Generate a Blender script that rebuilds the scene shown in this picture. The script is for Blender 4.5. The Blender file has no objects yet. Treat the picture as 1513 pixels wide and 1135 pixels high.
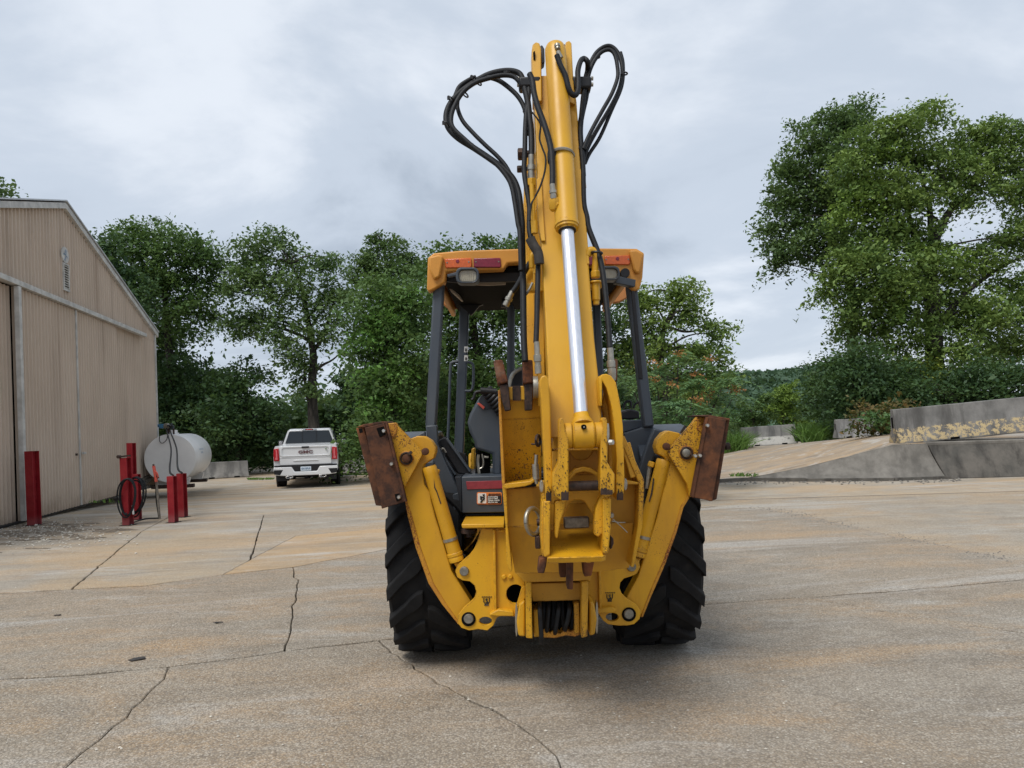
import bpy, bmesh, math, random
import numpy as np
from mathutils import Vector, Matrix, noise as mnoise
R = math.radians
rnd = random.Random(7)
scene = bpy.context.scene
COL = scene.collection

# ------------------------------------------------------------------ camera
CAM_H, FPX, CX, CY, RHO = 1.6, 1120.0, 756.5, 625.4, R(1.7)
CR, SR = math.cos(RHO), math.sin(RHO)
cam_data = bpy.data.cameras.new('camera')
cam = bpy.data.objects.new('camera', cam_data); COL.objects.link(cam)
cam_data.sensor_width = 36.0
cam_data.lens = 36.0 * FPX / 1513.0
cam_data.shift_y = (CY - 567.5) / 1513.0
cam_data.clip_end = 3000
cam_data.clip_start = 0.05
_r = Vector((CR, 0, -SR)); _u = Vector((SR, 0, CR)); _b = Vector((0, -1, 0))
M4 = Matrix((( _r.x, _u.x, _b.x, 0), (_r.y, _u.y, _b.y, 0), (_r.z, _u.z, _b.z, CAM_H), (0, 0, 0, 1)))
cam.matrix_world = M4
scene.camera = cam

# ------------------------------------------------------------------ sky, sun, exposure
SUN_EL, SUN_AZ = R(58), R(215)      # azimuth measured clockwise from +Y
world = bpy.data.worlds.new('World'); scene.world = world; world.use_nodes = True
nt = world.node_tree; nt.nodes.clear()
def wn(t, **kw):
    n = nt.nodes.new(t)
    for k, v in kw.items(): setattr(n, k, v)
    return n
out = wn('ShaderNodeOutputWorld')
sky = wn('ShaderNodeTexSky', sky_type='NISHITA'); sky.sun_disc = False
sky.sun_elevation = SUN_EL; sky.sun_rotation = SUN_AZ
bg_sky = wn('ShaderNodeBackground'); bg_sky.inputs[1].default_value = 0.065
nt.links.new(sky.outputs[0], bg_sky.inputs[0])
tc = wn('ShaderNodeTexCoord'); sp = wn('ShaderNodeSeparateXYZ')
nt.links.new(tc.outputs['Generated'], sp.inputs[0])
zz = wn('ShaderNodeMath', operation='MAXIMUM'); nt.links.new(sp.outputs[2], zz.inputs[0]); zz.inputs[1].default_value = 0.0
za = wn('ShaderNodeMath', operation='ADD'); nt.links.new(zz.outputs[0], za.inputs[0]); za.inputs[1].default_value = 0.22
dx = wn('ShaderNodeMath', operation='DIVIDE'); nt.links.new(sp.outputs[0], dx.inputs[0]); nt.links.new(za.outputs[0], dx.inputs[1])
dy = wn('ShaderNodeMath', operation='DIVIDE'); nt.links.new(sp.outputs[1], dy.inputs[0]); nt.links.new(za.outputs[0], dy.inputs[1])
cb = wn('ShaderNodeCombineXYZ'); nt.links.new(dx.outputs[0], cb.inputs[0]); nt.links.new(dy.outputs[0], cb.inputs[1]); cb.inputs[2].default_value = 3.7
cn = wn('ShaderNodeTexNoise'); cn.inputs['Scale'].default_value = 1.15; cn.inputs['Detail'].default_value = 7; cn.inputs['Roughness'].default_value = 0.56; cn.inputs['Distortion'].default_value = 0.35
nt.links.new(cb.outputs[0], cn.inputs['Vector'])
cr_ = wn('ShaderNodeValToRGB')
cr_.color_ramp.interpolation = 'EASE'
e = cr_.color_ramp.elements
e[0].position = 0.33; e[0].color = (0.355, 0.41, 0.49, 1)
e[1].position = 0.68; e[1].color = (0.66, 0.705, 0.77, 1)
m_ = e.new(0.5); m_.color = (0.485, 0.545, 0.63, 1)
nt.links.new(cn.outputs[0], cr_.inputs[0])
bg_cl = wn('ShaderNodeBackground'); bg_cl.inputs[1].default_value = 0.71
nt.links.new(cr_.outputs[0], bg_cl.inputs[0])
mx = wn('ShaderNodeMixShader'); mx.inputs[0].default_value = 0.94
nt.links.new(bg_sky.outputs[0], mx.inputs[1]); nt.links.new(bg_cl.outputs[0], mx.inputs[2])
nt.links.new(mx.outputs[0], out.inputs[0])

sd = bpy.data.lights.new('sun', 'SUN'); sd.energy = 1.5; sd.angle = R(28); sd.color = (1.0, 0.96, 0.9)
sun = bpy.data.objects.new('sun', sd); COL.objects.link(sun)
sdir = Vector((math.sin(SUN_AZ) * math.cos(SUN_EL), math.cos(SUN_AZ) * math.cos(SUN_EL), math.sin(SUN_EL)))
sun.rotation_euler = sdir.to_track_quat('Z', 'Y').to_euler()
sun.location = (0, 0, 30)
scene.view_settings.view_transform = 'Standard'
scene.view_settings.look = 'None'
scene.view_settings.exposure = 0.85
scene.view_settings.gamma = 1.0
scene.view_settings.use_curve_mapping = False
scene.render.engine = 'CYCLES'
scene.cycles.max_bounces = 6
scene.cycles.diffuse_bounces = 3
scene.cycles.transparent_max_bounces = 6

# ------------------------------------------------------------------ photo <-> place
def ray(x, y):
    a, b = x - CX, y - CY
    return Vector(((a * CR - b * SR) / FPX, 1.0, (-a * SR - b * CR) / FPX))
def P(x, y, Y):
    d = ray(x, y); return Vector((d.x * Y, Y, CAM_H + d.z * Y))
def G(x, y, z=0.0):
    d = ray(x, y); t = (z - CAM_H) / d.z
    return Vector((d.x * t, t, z))
def S(a, b, t): 
    t = min(1, max(0, (t - a) / (b - a))); return t * t * (3 - 2 * t)
def gz(x, y):
    """height of the yard: it falls a little towards the far left"""
    return -0.30 * S(14, 24, y) * (1 - S(-1, 4, x))

# ------------------------------------------------------------------ geometry collecting
class M:
    def __init__(s): s.v = []; s.f = []; s.sm = []
    def add(s, vs, fs, smooth=False):
        n = len(s.v); s.v += [tuple(p) for p in vs]
        for f in fs: s.f.append(tuple(i + n for i in f)); s.sm.append(smooth)
        return s
    def box(s, c, size, rot=None):
        c = Vector(c); hx, hy, hz = (q / 2 for q in size)
        vs = [Vector((sx * hx, sy * hy, sz * hz)) for sx in (-1, 1) for sy in (-1, 1) for sz in (-1, 1)]
        if rot is not None: vs = [rot @ q for q in vs]
        return s.add([c + q for q in vs], [(0, 1, 3, 2), (4, 6, 7, 5), (0, 4, 5, 1), (2, 3, 7, 6), (0, 2, 6, 4), (1, 5, 7, 3)])
    def beam(s, a, b, w, h, up=(0, 0, 1)):
        a, b = Vector(a), Vector(b); d = (b - a); L = d.length; d.normalize()
        sx = d.cross(Vector(up)).normalized(); uz = sx.cross(d)
        rot = Matrix((sx, d, uz)).transposed()
        return s.box((a + b) / 2, (w, L, h), rot)
    def prism(s, pts, off, holes=()):
        """pts: closed outline of 3D points, off: extrusion vector"""
        off = Vector(off)
        pts = [Vector(p) for p in pts]
        if not holes:
            n = len(pts); vs = pts + [p + off for p in pts]
            fs = [tuple(range(n)), tuple(reversed(range(n, 2 * n)))]
            fs += [(i, n + i, n + (i + 1) % n, (i + 1) % n) for i in range(n)]
            return s.add(vs, fs)
        bm = bmesh.new(); es = []; loops = []; k = 0; vs = []
        for lp in [pts] + [[Vector(p) for p in h] for h in holes]:
            bv = [bm.verts.new(p) for p in lp]; loops.append((k, len(lp))); k += len(lp); vs += lp
            for i in range(len(bv)): es.append(bm.edges.new((bv[i], bv[(i + 1) % len(bv)])))
        bm.verts.index_update()
        bmesh.ops.triangle_fill(bm, use_beauty=True, edges=es)
        bm.verts.index_update()
        tris = [tuple(q.index for q in f.verts) for f in bm.faces]; bm.free()
        n = len(vs); fs = tris + [tuple(n + i for i in reversed(t)) for t in tris]
        for st, c in loops:
            fs += [(st + i, n + st + i, n + st + (i + 1) % c, st + (i + 1) % c) for i in range(c)]
        return s.add(vs + [p + off for p in vs], fs)
    def slab(s, px, Y, th, holes=()):
        """outline traced at depth Y (or one depth per point), real thickness th away from the viewer"""
        f = lambda L: [P(q[0], q[1], q[2] if len(q) > 2 else Y) for q in L]
        return s.prism(f(px), (0, th, 0), [f(h) for h in holes])
    def tube(s, pts, r, n=8, caps=True, r1=None):
        pts = [Vector(p) for p in pts]; m = len(pts)
        if m < 2: return s
        t0 = (pts[1] - pts[0]).normalized()
        up = Vector((0, 0, 1)) if abs(t0.z) < .9 else Vector((1, 0, 0))
        nx = t0.cross(up).normalized(); vs = []
        for i, p in enumerate(pts):
            t = (pts[min(i + 1, m - 1)] - pts[max(i - 1, 0)]).normalized()
            nx = (nx - t * nx.dot(t)).normalized(); ny = t.cross(nx)
            rr = r if r1 is None else r + (r1 - r) * i / (m - 1)
            if isinstance(r, (list, tuple)): rr = r[i]
            vs += [p + nx * (rr * math.cos(2 * math.pi * k / n)) + ny * (rr * math.sin(2 * math.pi * k / n)) for k in range(n)]
        fs = [(i * n + k, i * n + (k + 1) % n, (i + 1) * n + (k + 1) % n, (i + 1) * n + k) for i in range(m - 1) for k in range(n)]
        if caps: fs += [tuple(reversed(range(n))), tuple(range((m - 1) * n, m * n))]
        return s.add(vs, fs, True)
    def cyl(s, a, b, r, r1=None, n=20):
        a, b = Vector(a), Vector(b)
        return s.tube([a, b], [r, r if r1 is None else r1], n)
    def lathe(s, a, axis, prof, n=24):
        """prof: (along, radius) pairs from point a along axis"""
        ax = Vector(axis).normalized(); a = Vector(a)
        up = Vector((0, 0, 1)) if abs(ax.z) < .9 else Vector((1, 0, 0))
        nx = ax.cross(up).normalized(); ny = ax.cross(nx); vs = []
        for t, r in prof:
            vs += [a + ax * t + nx * (r * math.cos(2 * math.pi * k / n)) + ny * (r * math.sin(2 * math.pi * k / n)) for k in range(n)]
        m = len(prof)
        fs = [(i * n + k, i * n + (k + 1) % n, (i + 1) * n + (k + 1) % n, (i + 1) * n + k) for i in range(m - 1) for k in range(n)]
        fs += [tuple(reversed(range(n))), tuple(range((m - 1) * n, m * n))]
        return s.add(vs, fs, True)
    def torus(s, c, axis, Rr, r, n=24, k=8, sx=1.0):
        ax = Vector(axis).normalized()
        up = Vector((0, 0, 1)) if abs(ax.z) < .9 else Vector((0, 1, 0))
        nx = ax.cross(up).normalized(); ny = ax.cross(nx); c = Vector(c)
        pts = [c + nx * (Rr * sx * math.cos(2 * math.pi * i / n)) + ny * (Rr * math.sin(2 * math.pi * i / n)) for i in range(n + 1)]
        return s.tube(pts, r, k, False)

def spline(pts, sub=6):
    """Catmull-Rom through 3D points"""
    p = [Vector(q) for q in pts]; p = [p[0] * 2 - p[1]] + p + [p[-1] * 2 - p[-2]]; o = []
    for i in range(1, len(p) - 2):
        for k in range(sub):
            t = k / sub; a, b, c, d = p[i - 1], p[i], p[i + 1], p[i + 2]
            o.append(0.5 * ((2 * b) + (c - a) * t + (2 * a - 5 * b + 4 * c - d) * t * t + (3 * b - a - 3 * c + d) * t ** 3))
    o.append(p[-2]); return o
def arc(cx, cy, rx, ry=None, n=20, a0=0, a1=360):
    ry = rx if ry is None else ry
    full = abs(a1 - a0) >= 360
    return [(cx + rx * math.cos(R(a0 + (a1 - a0) * i / (n if full else n - 1))), cy + ry * math.sin(R(a0 + (a1 - a0) * i / (n if full else n - 1)))) for i in range(n)]

OFF = {}
def thing(name, label, cat, loc, rotz=0, group=None):
    o = bpy.data.objects.new(name, None); COL.objects.link(o)
    o.location = loc; o.rotation_euler = (0, 0, rotz); o.empty_display_size = .2
    o['label'] = label; o['category'] = cat
    if group: o['group'] = group
    OFF[o] = Vector(loc) if rotz == 0 else Vector((0, 0, 0))
    return o
def emit(name, m, mat, parent=None, bevel=0.0, at=None, label=None, sharp=38, seg=2):
    """link collected geometry as ONE mesh object; coordinates are world ones unless the root is rotated"""
    off = Vector(at) if at is not None else (OFF[parent] if parent else Vector((0, 0, 0)))
    me = bpy.data.meshes.new(name)
    me.from_pydata([tuple(Vector(v) - off) for v in m.v], [], m.f)
    me.polygons.foreach_set('use_smooth', m.sm)
    bm = bmesh.new(); bm.from_mesh(me); bmesh.ops.recalc_face_normals(bm, faces=bm.faces); bm.to_mesh(me); bm.free()
    me.set_sharp_from_angle(angle=R(sharp))
    me.materials.append(mat); me.update()
    o = bpy.data.objects.new(name, me); COL.objects.link(o)
    if parent:
        o.parent = parent; o.location = off - OFF[parent]
    else: o.location = off
    OFF[o] = off
    if bevel:
        b = o.modifiers.new('bevel', 'BEVEL'); b.width = bevel; b.segments = seg; b.limit_method = 'ANGLE'; b.angle_limit = R(40)
    if label: o['label'] = label
    return o
def tag(o, label, cat, group=None):
    o['label'] = label; o['category'] = cat
    if group: o['group'] = group
    return o
def text(name, s, size, mat, parent, origin, xdir, zdir, depth=0.002, align='CENTER', sx=1.0, bold=0.0):
    """raised lettering: origin, reading direction, up direction"""
    cu = bpy.data.curves.new(name, 'FONT'); cu.body = s; cu.size = size; cu.align_x = align; cu.align_y = 'CENTER'
    cu.extrude = depth / 2; cu.resolution_u = 3; cu.offset = bold
    tmp = bpy.data.objects.new('tmp', cu); COL.objects.link(tmp)
    me = bpy.data.meshes.new_from_object(tmp.evaluated_get(bpy.context.evaluated_depsgraph_get()))
    bpy.data.objects.remove(tmp)
    x = Vector(xdir).normalized(); z = Vector(zdir).normalized(); nn = x.cross(z)
    o_ = Vector(origin) - OFF[parent]
    vs = np.empty(len(me.vertices) * 3, np.float32); me.vertices.foreach_get('co', vs); vs = vs.reshape(-1, 3)
    vs[:, 0] *= sx
    nv = np.outer(vs[:, 0], x) + np.outer(vs[:, 1], z) + np.outer(vs[:, 2], nn) + np.array(o_)
    me.vertices.foreach_set('co', nv.astype(np.float32).ravel()); me.update()
    me.materials.clear(); me.materials.append(mat)
    o = bpy.data.objects.new(name, me); COL.objects.link(o); o.parent = parent; OFF[o] = OFF[parent]
    return o

# ------------------------------------------------------------------ materials
class NB:
    """small node builder round a Principled shader"""
    def __init__(s, name):
        s.m = bpy.data.materials.new(name); s.m.use_nodes = True; s.t = s.m.node_tree
        s.p = s.t.nodes['Principled BSDF']; s.out = s.t.nodes['Material Output']
        s.obj = s.n('ShaderNodeTexCoord').outputs['Object']
    def n(s, typ, **kw):
        q = s.t.nodes.new(typ)
        for k, v in kw.items(): setattr(q, k, v)
        return q
    def l(s, a, b): s.t.links.new(a, b)
    def set(s, inp, v):
        if hasattr(v, 'is_linked') or isinstance(v, bpy.types.NodeSocket): s.l(v, inp)
        else: inp.default_value = v
    def noise(s, scale, detail=4, rough=.55, vec=None, stretch=None, dist=0.0):
        q = s.n('ShaderNodeTexNoise'); q.inputs['Scale'].default_value = scale; q.inputs['Detail'].default_value = detail
        q.inputs['Roughness'].default_value = rough; q.inputs['Distortion'].default_value = dist
        v = vec or s.obj
        if stretch:
            mp = s.n('ShaderNodeMapping'); s.l(v, mp.inputs[0]); mp.inputs['Scale'].default_value = stretch; v = mp.outputs[0]
        s.l(v, q.inputs['Vector']); return q.outputs[0]
    def vor(s, scale, feature='F1', out='Distance', vec=None, rand=1.0):
        q = s.n('ShaderNodeTexVoronoi', feature=feature); q.inputs['Scale'].default_value = scale
        q.inputs['Randomness'].default_value = rand
        s.l(vec or s.obj, q.inputs['Vector']); return q.outputs[out]
    def step(s, v, a, b):
        q = s.n('ShaderNodeMapRange', interpolation_type='SMOOTHSTEP'); s.l(v, q.inputs[0])
        for i, x in ((1, a), (2, b)): s.set(q.inputs[i], x)
        return q.outputs[0]
    def math(s, op, a, b=0.0, clamp=False):
        q = s.n('ShaderNodeMath', operation=op); q.use_clamp = clamp; s.set(q.inputs[0], a); s.set(q.inputs[1], b); return q.outputs[0]
    def mix(s, f, a, b, typ='MIX'):
        q = s.n('ShaderNodeMix', data_type='RGBA', blend_type=typ); s.set(q.inputs[0], f)
        for i, x in ((6, a), (7, b)):
            if isinstance(x, tuple) and len(x) == 3: x = (*x, 1)
            s.set(q.inputs[i], x)
        return q.outputs[2]
    def bump(s, h, strength=.3, dist=.01):
        q = s.n('ShaderNodeBump'); q.inputs['Strength'].default_value = strength; q.inputs['Distance'].default_value = dist
        s.l(h, q.inputs['Height']); s.l(q.outputs[0], s.p.inputs['Normal']); return q.outputs[0]
    def fin(s, col=None, rough=None, metal=None, spec=None):
        if col is not None:
            if isinstance(col, tuple) and len(col) == 3: col = (*col, 1)
            s.set(s.p.inputs['Base Color'], col)
        if rough is not None: s.set(s.p.inputs['Roughness'], rough)
        if metal is not None: s.set(s.p.inputs['Metallic'], metal)
        if spec is not None: s.set(s.p.inputs['Specular IOR Level'], spec)
        return s.m

def paint(name, col, dirt, rough=.45, chips=.0, rustc=(0.07, 0.03, 0.018), edge=True, big=2.2, spec=.4, metal=0):
    """painted steel: tone variation, grime, chipped spots down to rust, worn edges"""
    b = NB(name)
    c = b.mix(b.math('MULTIPLY', b.step(b.noise(big, 5), .38, .72), .55), col, dirt)
    c = b.mix(b.math('MULTIPLY', b.step(b.noise(7, 7, .7, stretch=(1, 1, .14)), .47, .72), .48), c, dirt)
    fine = b.noise(190, 3)
    c = b.mix(b.math('MULTIPLY', b.step(fine, .35, .8), .12), c, (col[0] * 1.12, col[1] * 1.12, col[2] * 1.1))
    ro = b.math('ADD', b.math('MULTIPLY', b.noise(9, 4), .3), rough - .13)
    if chips > 0:
        area = b.noise(3.1, 4, .6)
        sm = b.noise(130, 6, .72)
        v = b.math('ADD', b.math('MULTIPLY', sm, .72), b.math('MULTIPLY', area, .42))
        mask = b.step(v, .785 - .17 * chips, .80 - .17 * chips)
        if edge:
            bv = b.n('ShaderNodeBevel'); bv.samples = 4; bv.inputs[0].default_value = .014
            ge = b.n('ShaderNodeNewGeometry')
            dt = b.n('ShaderNodeVectorMath', operation='DOT_PRODUCT'); b.l(bv.outputs[0], dt.inputs[0]); b.l(ge.outputs['Normal'], dt.inputs[1])
            ed = b.step(b.math('SUBTRACT', 1.0, dt.outputs['Value']), .02, .16)
            wear = b.math('MULTIPLY', ed, b.step(b.math('ADD', b.math('MULTIPLY', b.noise(34, 5, .7), .6), b.math('MULTIPLY', area, .5)), (.545 - .06 * chips), (.62 - .05 * chips)))
            mask = b.math('MAXIMUM', mask, b.math('MULTIPLY', wear, .9))
        rc = b.mix(b.step(b.noise(120, 3), .4, .65), rustc, (rustc[0] * 2.1, rustc[1] * 1.7, rustc[2] * 1.3))
        c = b.mix(mask, c, rc)
        ro = b.math('MAXIMUM', ro, b.math('MULTIPLY', mask, .85))
        b.bump(b.math('ADD', b.math('MULTIPLY', mask, -1.0), b.math('MULTIPLY', fine, .12)), .35, .002)
    return b.fin(c, ro, metal, spec)
def rusty(name, base, light, dark, rough=.85, scale=14):
    b = NB(name)
    n1, n2 = b.noise(scale, 6, .65), b.noise(scale * .28, 4)
    c = b.mix(b.step(n1, .35, .62), dark, base); c = b.mix(b.math('MULTIPLY', b.step(n2, .5, .75), .75), c, light)
    c = b.mix(b.math('MULTIPLY', b.step(b.noise(6, 5, .6, stretch=(1, 1, .1)), .5, .7), .45), c, dark)
    b.bump(b.noise(90, 4), .4, .004); return b.fin(c, rough, 0.15, .3)
def plain(name, col, rough=.5, metal=0.0, var=.15, scale=8, bump=0.0, spec=.4):
    b = NB(name)
    c = b.mix(b.step(b.noise(scale, 5), .3, .75), tuple(x * (1 - var) for x in col), tuple(min(1, x * (1 + var)) for x in col))
    if bump: b.bump(b.noise(scale * 8, 4), bump, .004)
    return b.fin(c, rough, metal, spec)

YEL = (0.66, 0.345, 0.011)
MT = {}
MT['yellow'] = paint('yellow_paint', YEL, (0.40, 0.19, 0.02), .42, chips=.56)
MT['yellow_clean'] = paint('yellow_paint_clean', (0.64, 0.345, 0.022), (0.50, 0.25, 0.03), .38, chips=.10)
MT['yellow_worn'] = paint('yellow_paint_worn', YEL, (0.36, 0.165, 0.018), .48, chips=.86)
MT['yellow_dirty'] = paint('yellow_paint_dirty', (0.60, 0.305, 0.018), (0.30, 0.145, 0.028), .55, chips=.48)
MT['yellow_rusty'] = paint('yellow_paint_rusty', (0.56, 0.27, 0.018), (0.36, 0.14, 0.02), .55, chips=.98, rustc=(.13, .045, .016))
MT['orange_plastic'] = plain('orange_roof_plastic', (0.60, 0.27, 0.045), .5, 0, .1, 3)
MT['rust'] = rusty('rusted_steel', (0.12, 0.05, 0.026), (0.36, 0.13, 0.045), (0.045, 0.024, 0.018))
MT['rust_tooth'] = rusty('rusted_tooth_steel', (0.16, 0.06, 0.028), (0.32, 0.20, 0.14), (0.06, 0.028, 0.02), scale=40)
MT['dark_rust'] = rusty('dark_worn_steel', (0.06, 0.035, 0.026), (0.13, 0.075, 0.045), (0.022, 0.017, 0.016), .6, 30)
MT['slate'] = paint('slate_grey_paint', (0.043, 0.054, 0.070), (0.075, 0.082, 0.088), .42, chips=0)
MT['slate_dark'] = plain('dark_slate_paint', (0.018, 0.022, 0.029), .45, 0, .3)
MT['black'] = plain('black_plastic', (0.010, 0.010, 0.012), .5, 0, .25, 20)
MT['hose'] = plain('black_hose_rubber', (0.010, 0.011, 0.013), .55, 0, .4, 40, .2, .3)
MT['hose_worn'] = plain('worn_hose_rubber', (0.045, 0.040, 0.036), .7, 0, .35, 30, .3)
MT['zinc'] = plain('zinc_plated_steel', (0.36, 0.34, 0.29), .38, .75, .2, 25)
MT['steel'] = plain('bare_pin_steel', (0.25, 0.235, 0.20), .5, .6, .25, 40, .2)
MT['bright_bolt'] = plain('bright_bolt_steel', (0.55, 0.53, 0.48), .3, .9, .1)
b = NB('chrome_rod'); MT['chrome'] = b.fin(b.mix(b.step(b.noise(4, 3, stretch=(24, 24, .12)), .4, .65), (.80, .81, .86), (.72, .74, .80)), .3, .7)
MT['amber'] = plain('amber_lens', (0.62, 0.115, 0.018), .25, 0, .12, 60, .25, .6)
MT['red_lens'] = plain('red_lens', (0.20, 0.012, 0.035), .22, 0, .15, 60, .25, .6)
MT['lamp_lens'] = plain('work_lamp_lens', (0.42, 0.39, 0.30), .2, 0, .12, 30, .2, .6)
MT['headliner'] = plain('beige_headliner', (0.42, 0.35, 0.28), .8, 0, .1)
MT['visor'] = plain('brown_orange_inner_plastic', (0.42, 0.17, 0.05), .55, 0, .12)
MT['reflector'] = plain('faded_red_reflector', (0.25, 0.032, 0.042), .4, 0, .12, 40)
MT['label_white'] = plain('label_white', (0.72, 0.70, 0.66), .5, 0, .05)
MT['label_orange'] = plain('label_orange', (0.75, 0.22, 0.05), .5, 0, .05)
MT['label_black'] = plain('label_black', (0.015, 0.015, 0.016), .5, 0, .1)
MT['label_red'] = plain('label_red', (0.55, 0.09, 0.06), .5, 0, .05)
b = NB('tyre_rubber')
c = b.mix(b.step(b.noise(5, 5), .35, .7), (.008, .0083, .0095), (.017, .0172, .018))
c = b.mix(b.math('MULTIPLY', b.step(b.noise(60, 5, .7), .58, .75), .5), c, (.026, .025, .024))
c = b.mix(b.math('MULTIPLY', b.step(b.noise(3.2, 6, .7), .5, .75), .35), c, (.055, .048, .04))
b.bump(b.noise(70, 5, .7), .45, .004); MT['tyre'] = b.fin(c, .85, 0, .2)
MT['void'] = plain('shade_black', (0.006, 0.006, 0.006), .8, 0, .3, spec=.05)  # near-black that puts shade into holes, recesses and undersides
# ================================================================== SETTING
def concrete(name, c1, c2, tan, agg=1.0, streak=.5, stain=.35, patch=.5):
    b = NB(name)
    big = b.noise(.33, 6, .6); mid = b.noise(1.7, 6, .65)
    c = b.mix(b.step(mid, .34, .68), c1, c2)
    c = b.mix(b.math('MULTIPLY', b.step(big, .44, .62), .8), c, tan)
    st = b.noise(.8, 6, .7, stretch=(.35, 3.0, 1), dist=.4)
    c = b.mix(b.math('MULTIPLY', b.step(st, .52, .75), streak), c, tuple(x * .5 for x in c1))
    c = b.mix(b.math('MULTIPLY', b.step(b.noise(.9, 5, .6, stretch=(.5, 2.2, 1)), .55, .75), streak * .5), c, (.47, .45, .41))
    c = b.mix(b.math('MULTIPLY', b.step(b.noise(2.1, 7, .72, stretch=(.5, 2.4, 1), dist=1.2), .52, .72), .38), c, (.155, .135, .115))
    c = b.mix(b.math('MULTIPLY', b.step(b.noise(2.9, 6, .7), .60, .74), stain), c, (.085, .08, .075))
    c = b.mix(b.math('MULTIPLY', b.step(b.noise(.95, 7, .7, stretch=(.7, 1.5, 1), dist=.5), .47, .68), patch), c, (.47, .315, .175))
    c = b.mix(b.math('MULTIPLY', b.step(b.noise(1.25, 7, .7, stretch=(.6, 1.8, 1), dist=.8), .53, .70), .6), c, (.50, .48, .44))
    # broad swept bands left by water and tyres
    rot = b.n('ShaderNodeMapping'); b.l(b.obj, rot.inputs[0]); rot.inputs['Rotation'].default_value = (0, 0, R(-12)); rv = rot.outputs[0]
    c = b.mix(b.math('MULTIPLY', b.step(b.noise(1.0, 6, .62, vec=rv, stretch=(.16, .62, 1), dist=.5), .50, .63), patch * .9), c, (.50, .335, .185))
    c = b.mix(b.math('MULTIPLY', b.step(b.noise(1.0, 6, .66, vec=rv, stretch=(.13, .95, 7), dist=.7), .53, .66), .55), c, (.53, .51, .475))
    c = b.mix(b.math('MULTIPLY', b.step(b.noise(1.3, 7, .70, vec=rv, stretch=(.12, 1.1, 3), dist=.9), .53, .68), streak * .75), c, (.165, .135, .105))
    # exposed aggregate: pebbles of a centimetre or two
    v = b.n('ShaderNodeTexVoronoi', feature='F1'); v.inputs['Scale'].default_value = 88; b.l(b.obj, v.inputs['Vector'])
    pc = b.n('ShaderNodeSeparateColor'); b.l(v.outputs['Color'], pc.inputs[0])
    gap = b.step(v.outputs['Distance'], .42, .62)
    c = b.mix(b.math('MULTIPLY', b.step(pc.outputs[0], .45, .95), .36 * agg), c, (.62, .575, .50))
    c = b.mix(b.math('MULTIPLY', b.step(pc.outputs[1], .72, .95), .5 * agg), c, (.13, .105, .085))
    c = b.mix(b.math('MULTIPLY', gap, .42 * agg), c, (.10, .085, .068))
    v2 = b.noise(170, 3, .6)
    c = b.mix(b.math('MULTIPLY', b.step(v2, .55, .75), .3 * agg), c, (.08, .072, .06))
    b.bump(b.math('ADD', b.math('MULTIPLY', gap, -1.0), b.math('MULTIPLY', mid, 2.0)), .5 * agg, .006)
    return b.fin(c, .88, 0, .25)
C1, C2, CT = (0.297, 0.248, 0.187), (0.391, 0.335, 0.262), (0.430, 0.323, 0.202)
MT['slab_a'] = concrete('weathered_concrete', C1, C2, (0.353, 0.275, 0.194), 1.0, .45, .4, .6)
MT['slab_b'] = concrete('grey_concrete', (0.284, 0.241, 0.187), (0.378, 0.331, 0.267), (0.344, 0.275, 0.198), .9, .45, .4, .6)
MT['slab_tan'] = concrete('tan_stained_concrete', (0.318, 0.275, 0.224), (0.396, 0.353, 0.288), CT, .55, .55, .35)
MT['slab_far'] = concrete('far_yard_concrete', (0.331, 0.284, 0.224), (0.421, 0.374, 0.305), (0.447, 0.335, 0.215), .35, .6, .3)
MT['slab_c'] = concrete('tan_mottled_concrete', (0.331, 0.284, 0.224), (0.421, 0.370, 0.297), (0.439, 0.331, 0.215), .75, .5, .3)
MT['slab_orange'] = concrete('ochre_stained_concrete', (0.361, 0.267, 0.168), (0.430, 0.318, 0.202), (0.473, 0.310, 0.155), .4, .45, .3, .9)
MT['ramp'] = concrete('tyre_streaked_ramp_concrete', (0.267, 0.224, 0.176), (0.353, 0.301, 0.241), (0.404, 0.292, 0.181), .35, .95, .45, .6)
MT['joint'] = plain('dark_joint_dirt', (.022, .019, .016), .95, 0, .35, 30, .4)
MT['earth'] = plain('forest_floor', (.05, .045, .028), .95, 0, .4, .6)

# --- the big sheet of ground under and beyond everything
def lin(a, b, n): return [a + (b - a) * i / n for i in range(n + 1)]
xs = sorted(set([-600, -350, -200, -120, -80] + lin(-60, 60, 48) + [80, 120, 200, 350, 600]))
ys = sorted(set([-60, -30, -10] + lin(0, 60, 30) + [80, 110, 150, 220, 320, 450, 700]))
def base_z(x, y):
    z = gz(x, y) - .06
    return z - 3.0 * S(44, 70, y) - 2.0 * S(30, 80, abs(x)) 
mb = M(); nx = len(xs)
mb.add([(x, y, base_z(x, y)) for y in ys for x in xs],
       [(j * nx + i, j * nx + i + 1, (j + 1) * nx + i + 1, (j + 1) * nx + i) for j in range(len(ys) - 1) for i in range(nx - 1)], True)
ground = emit('ground', mb, MT['joint']); ground['kind'] = 'structure'

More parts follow.
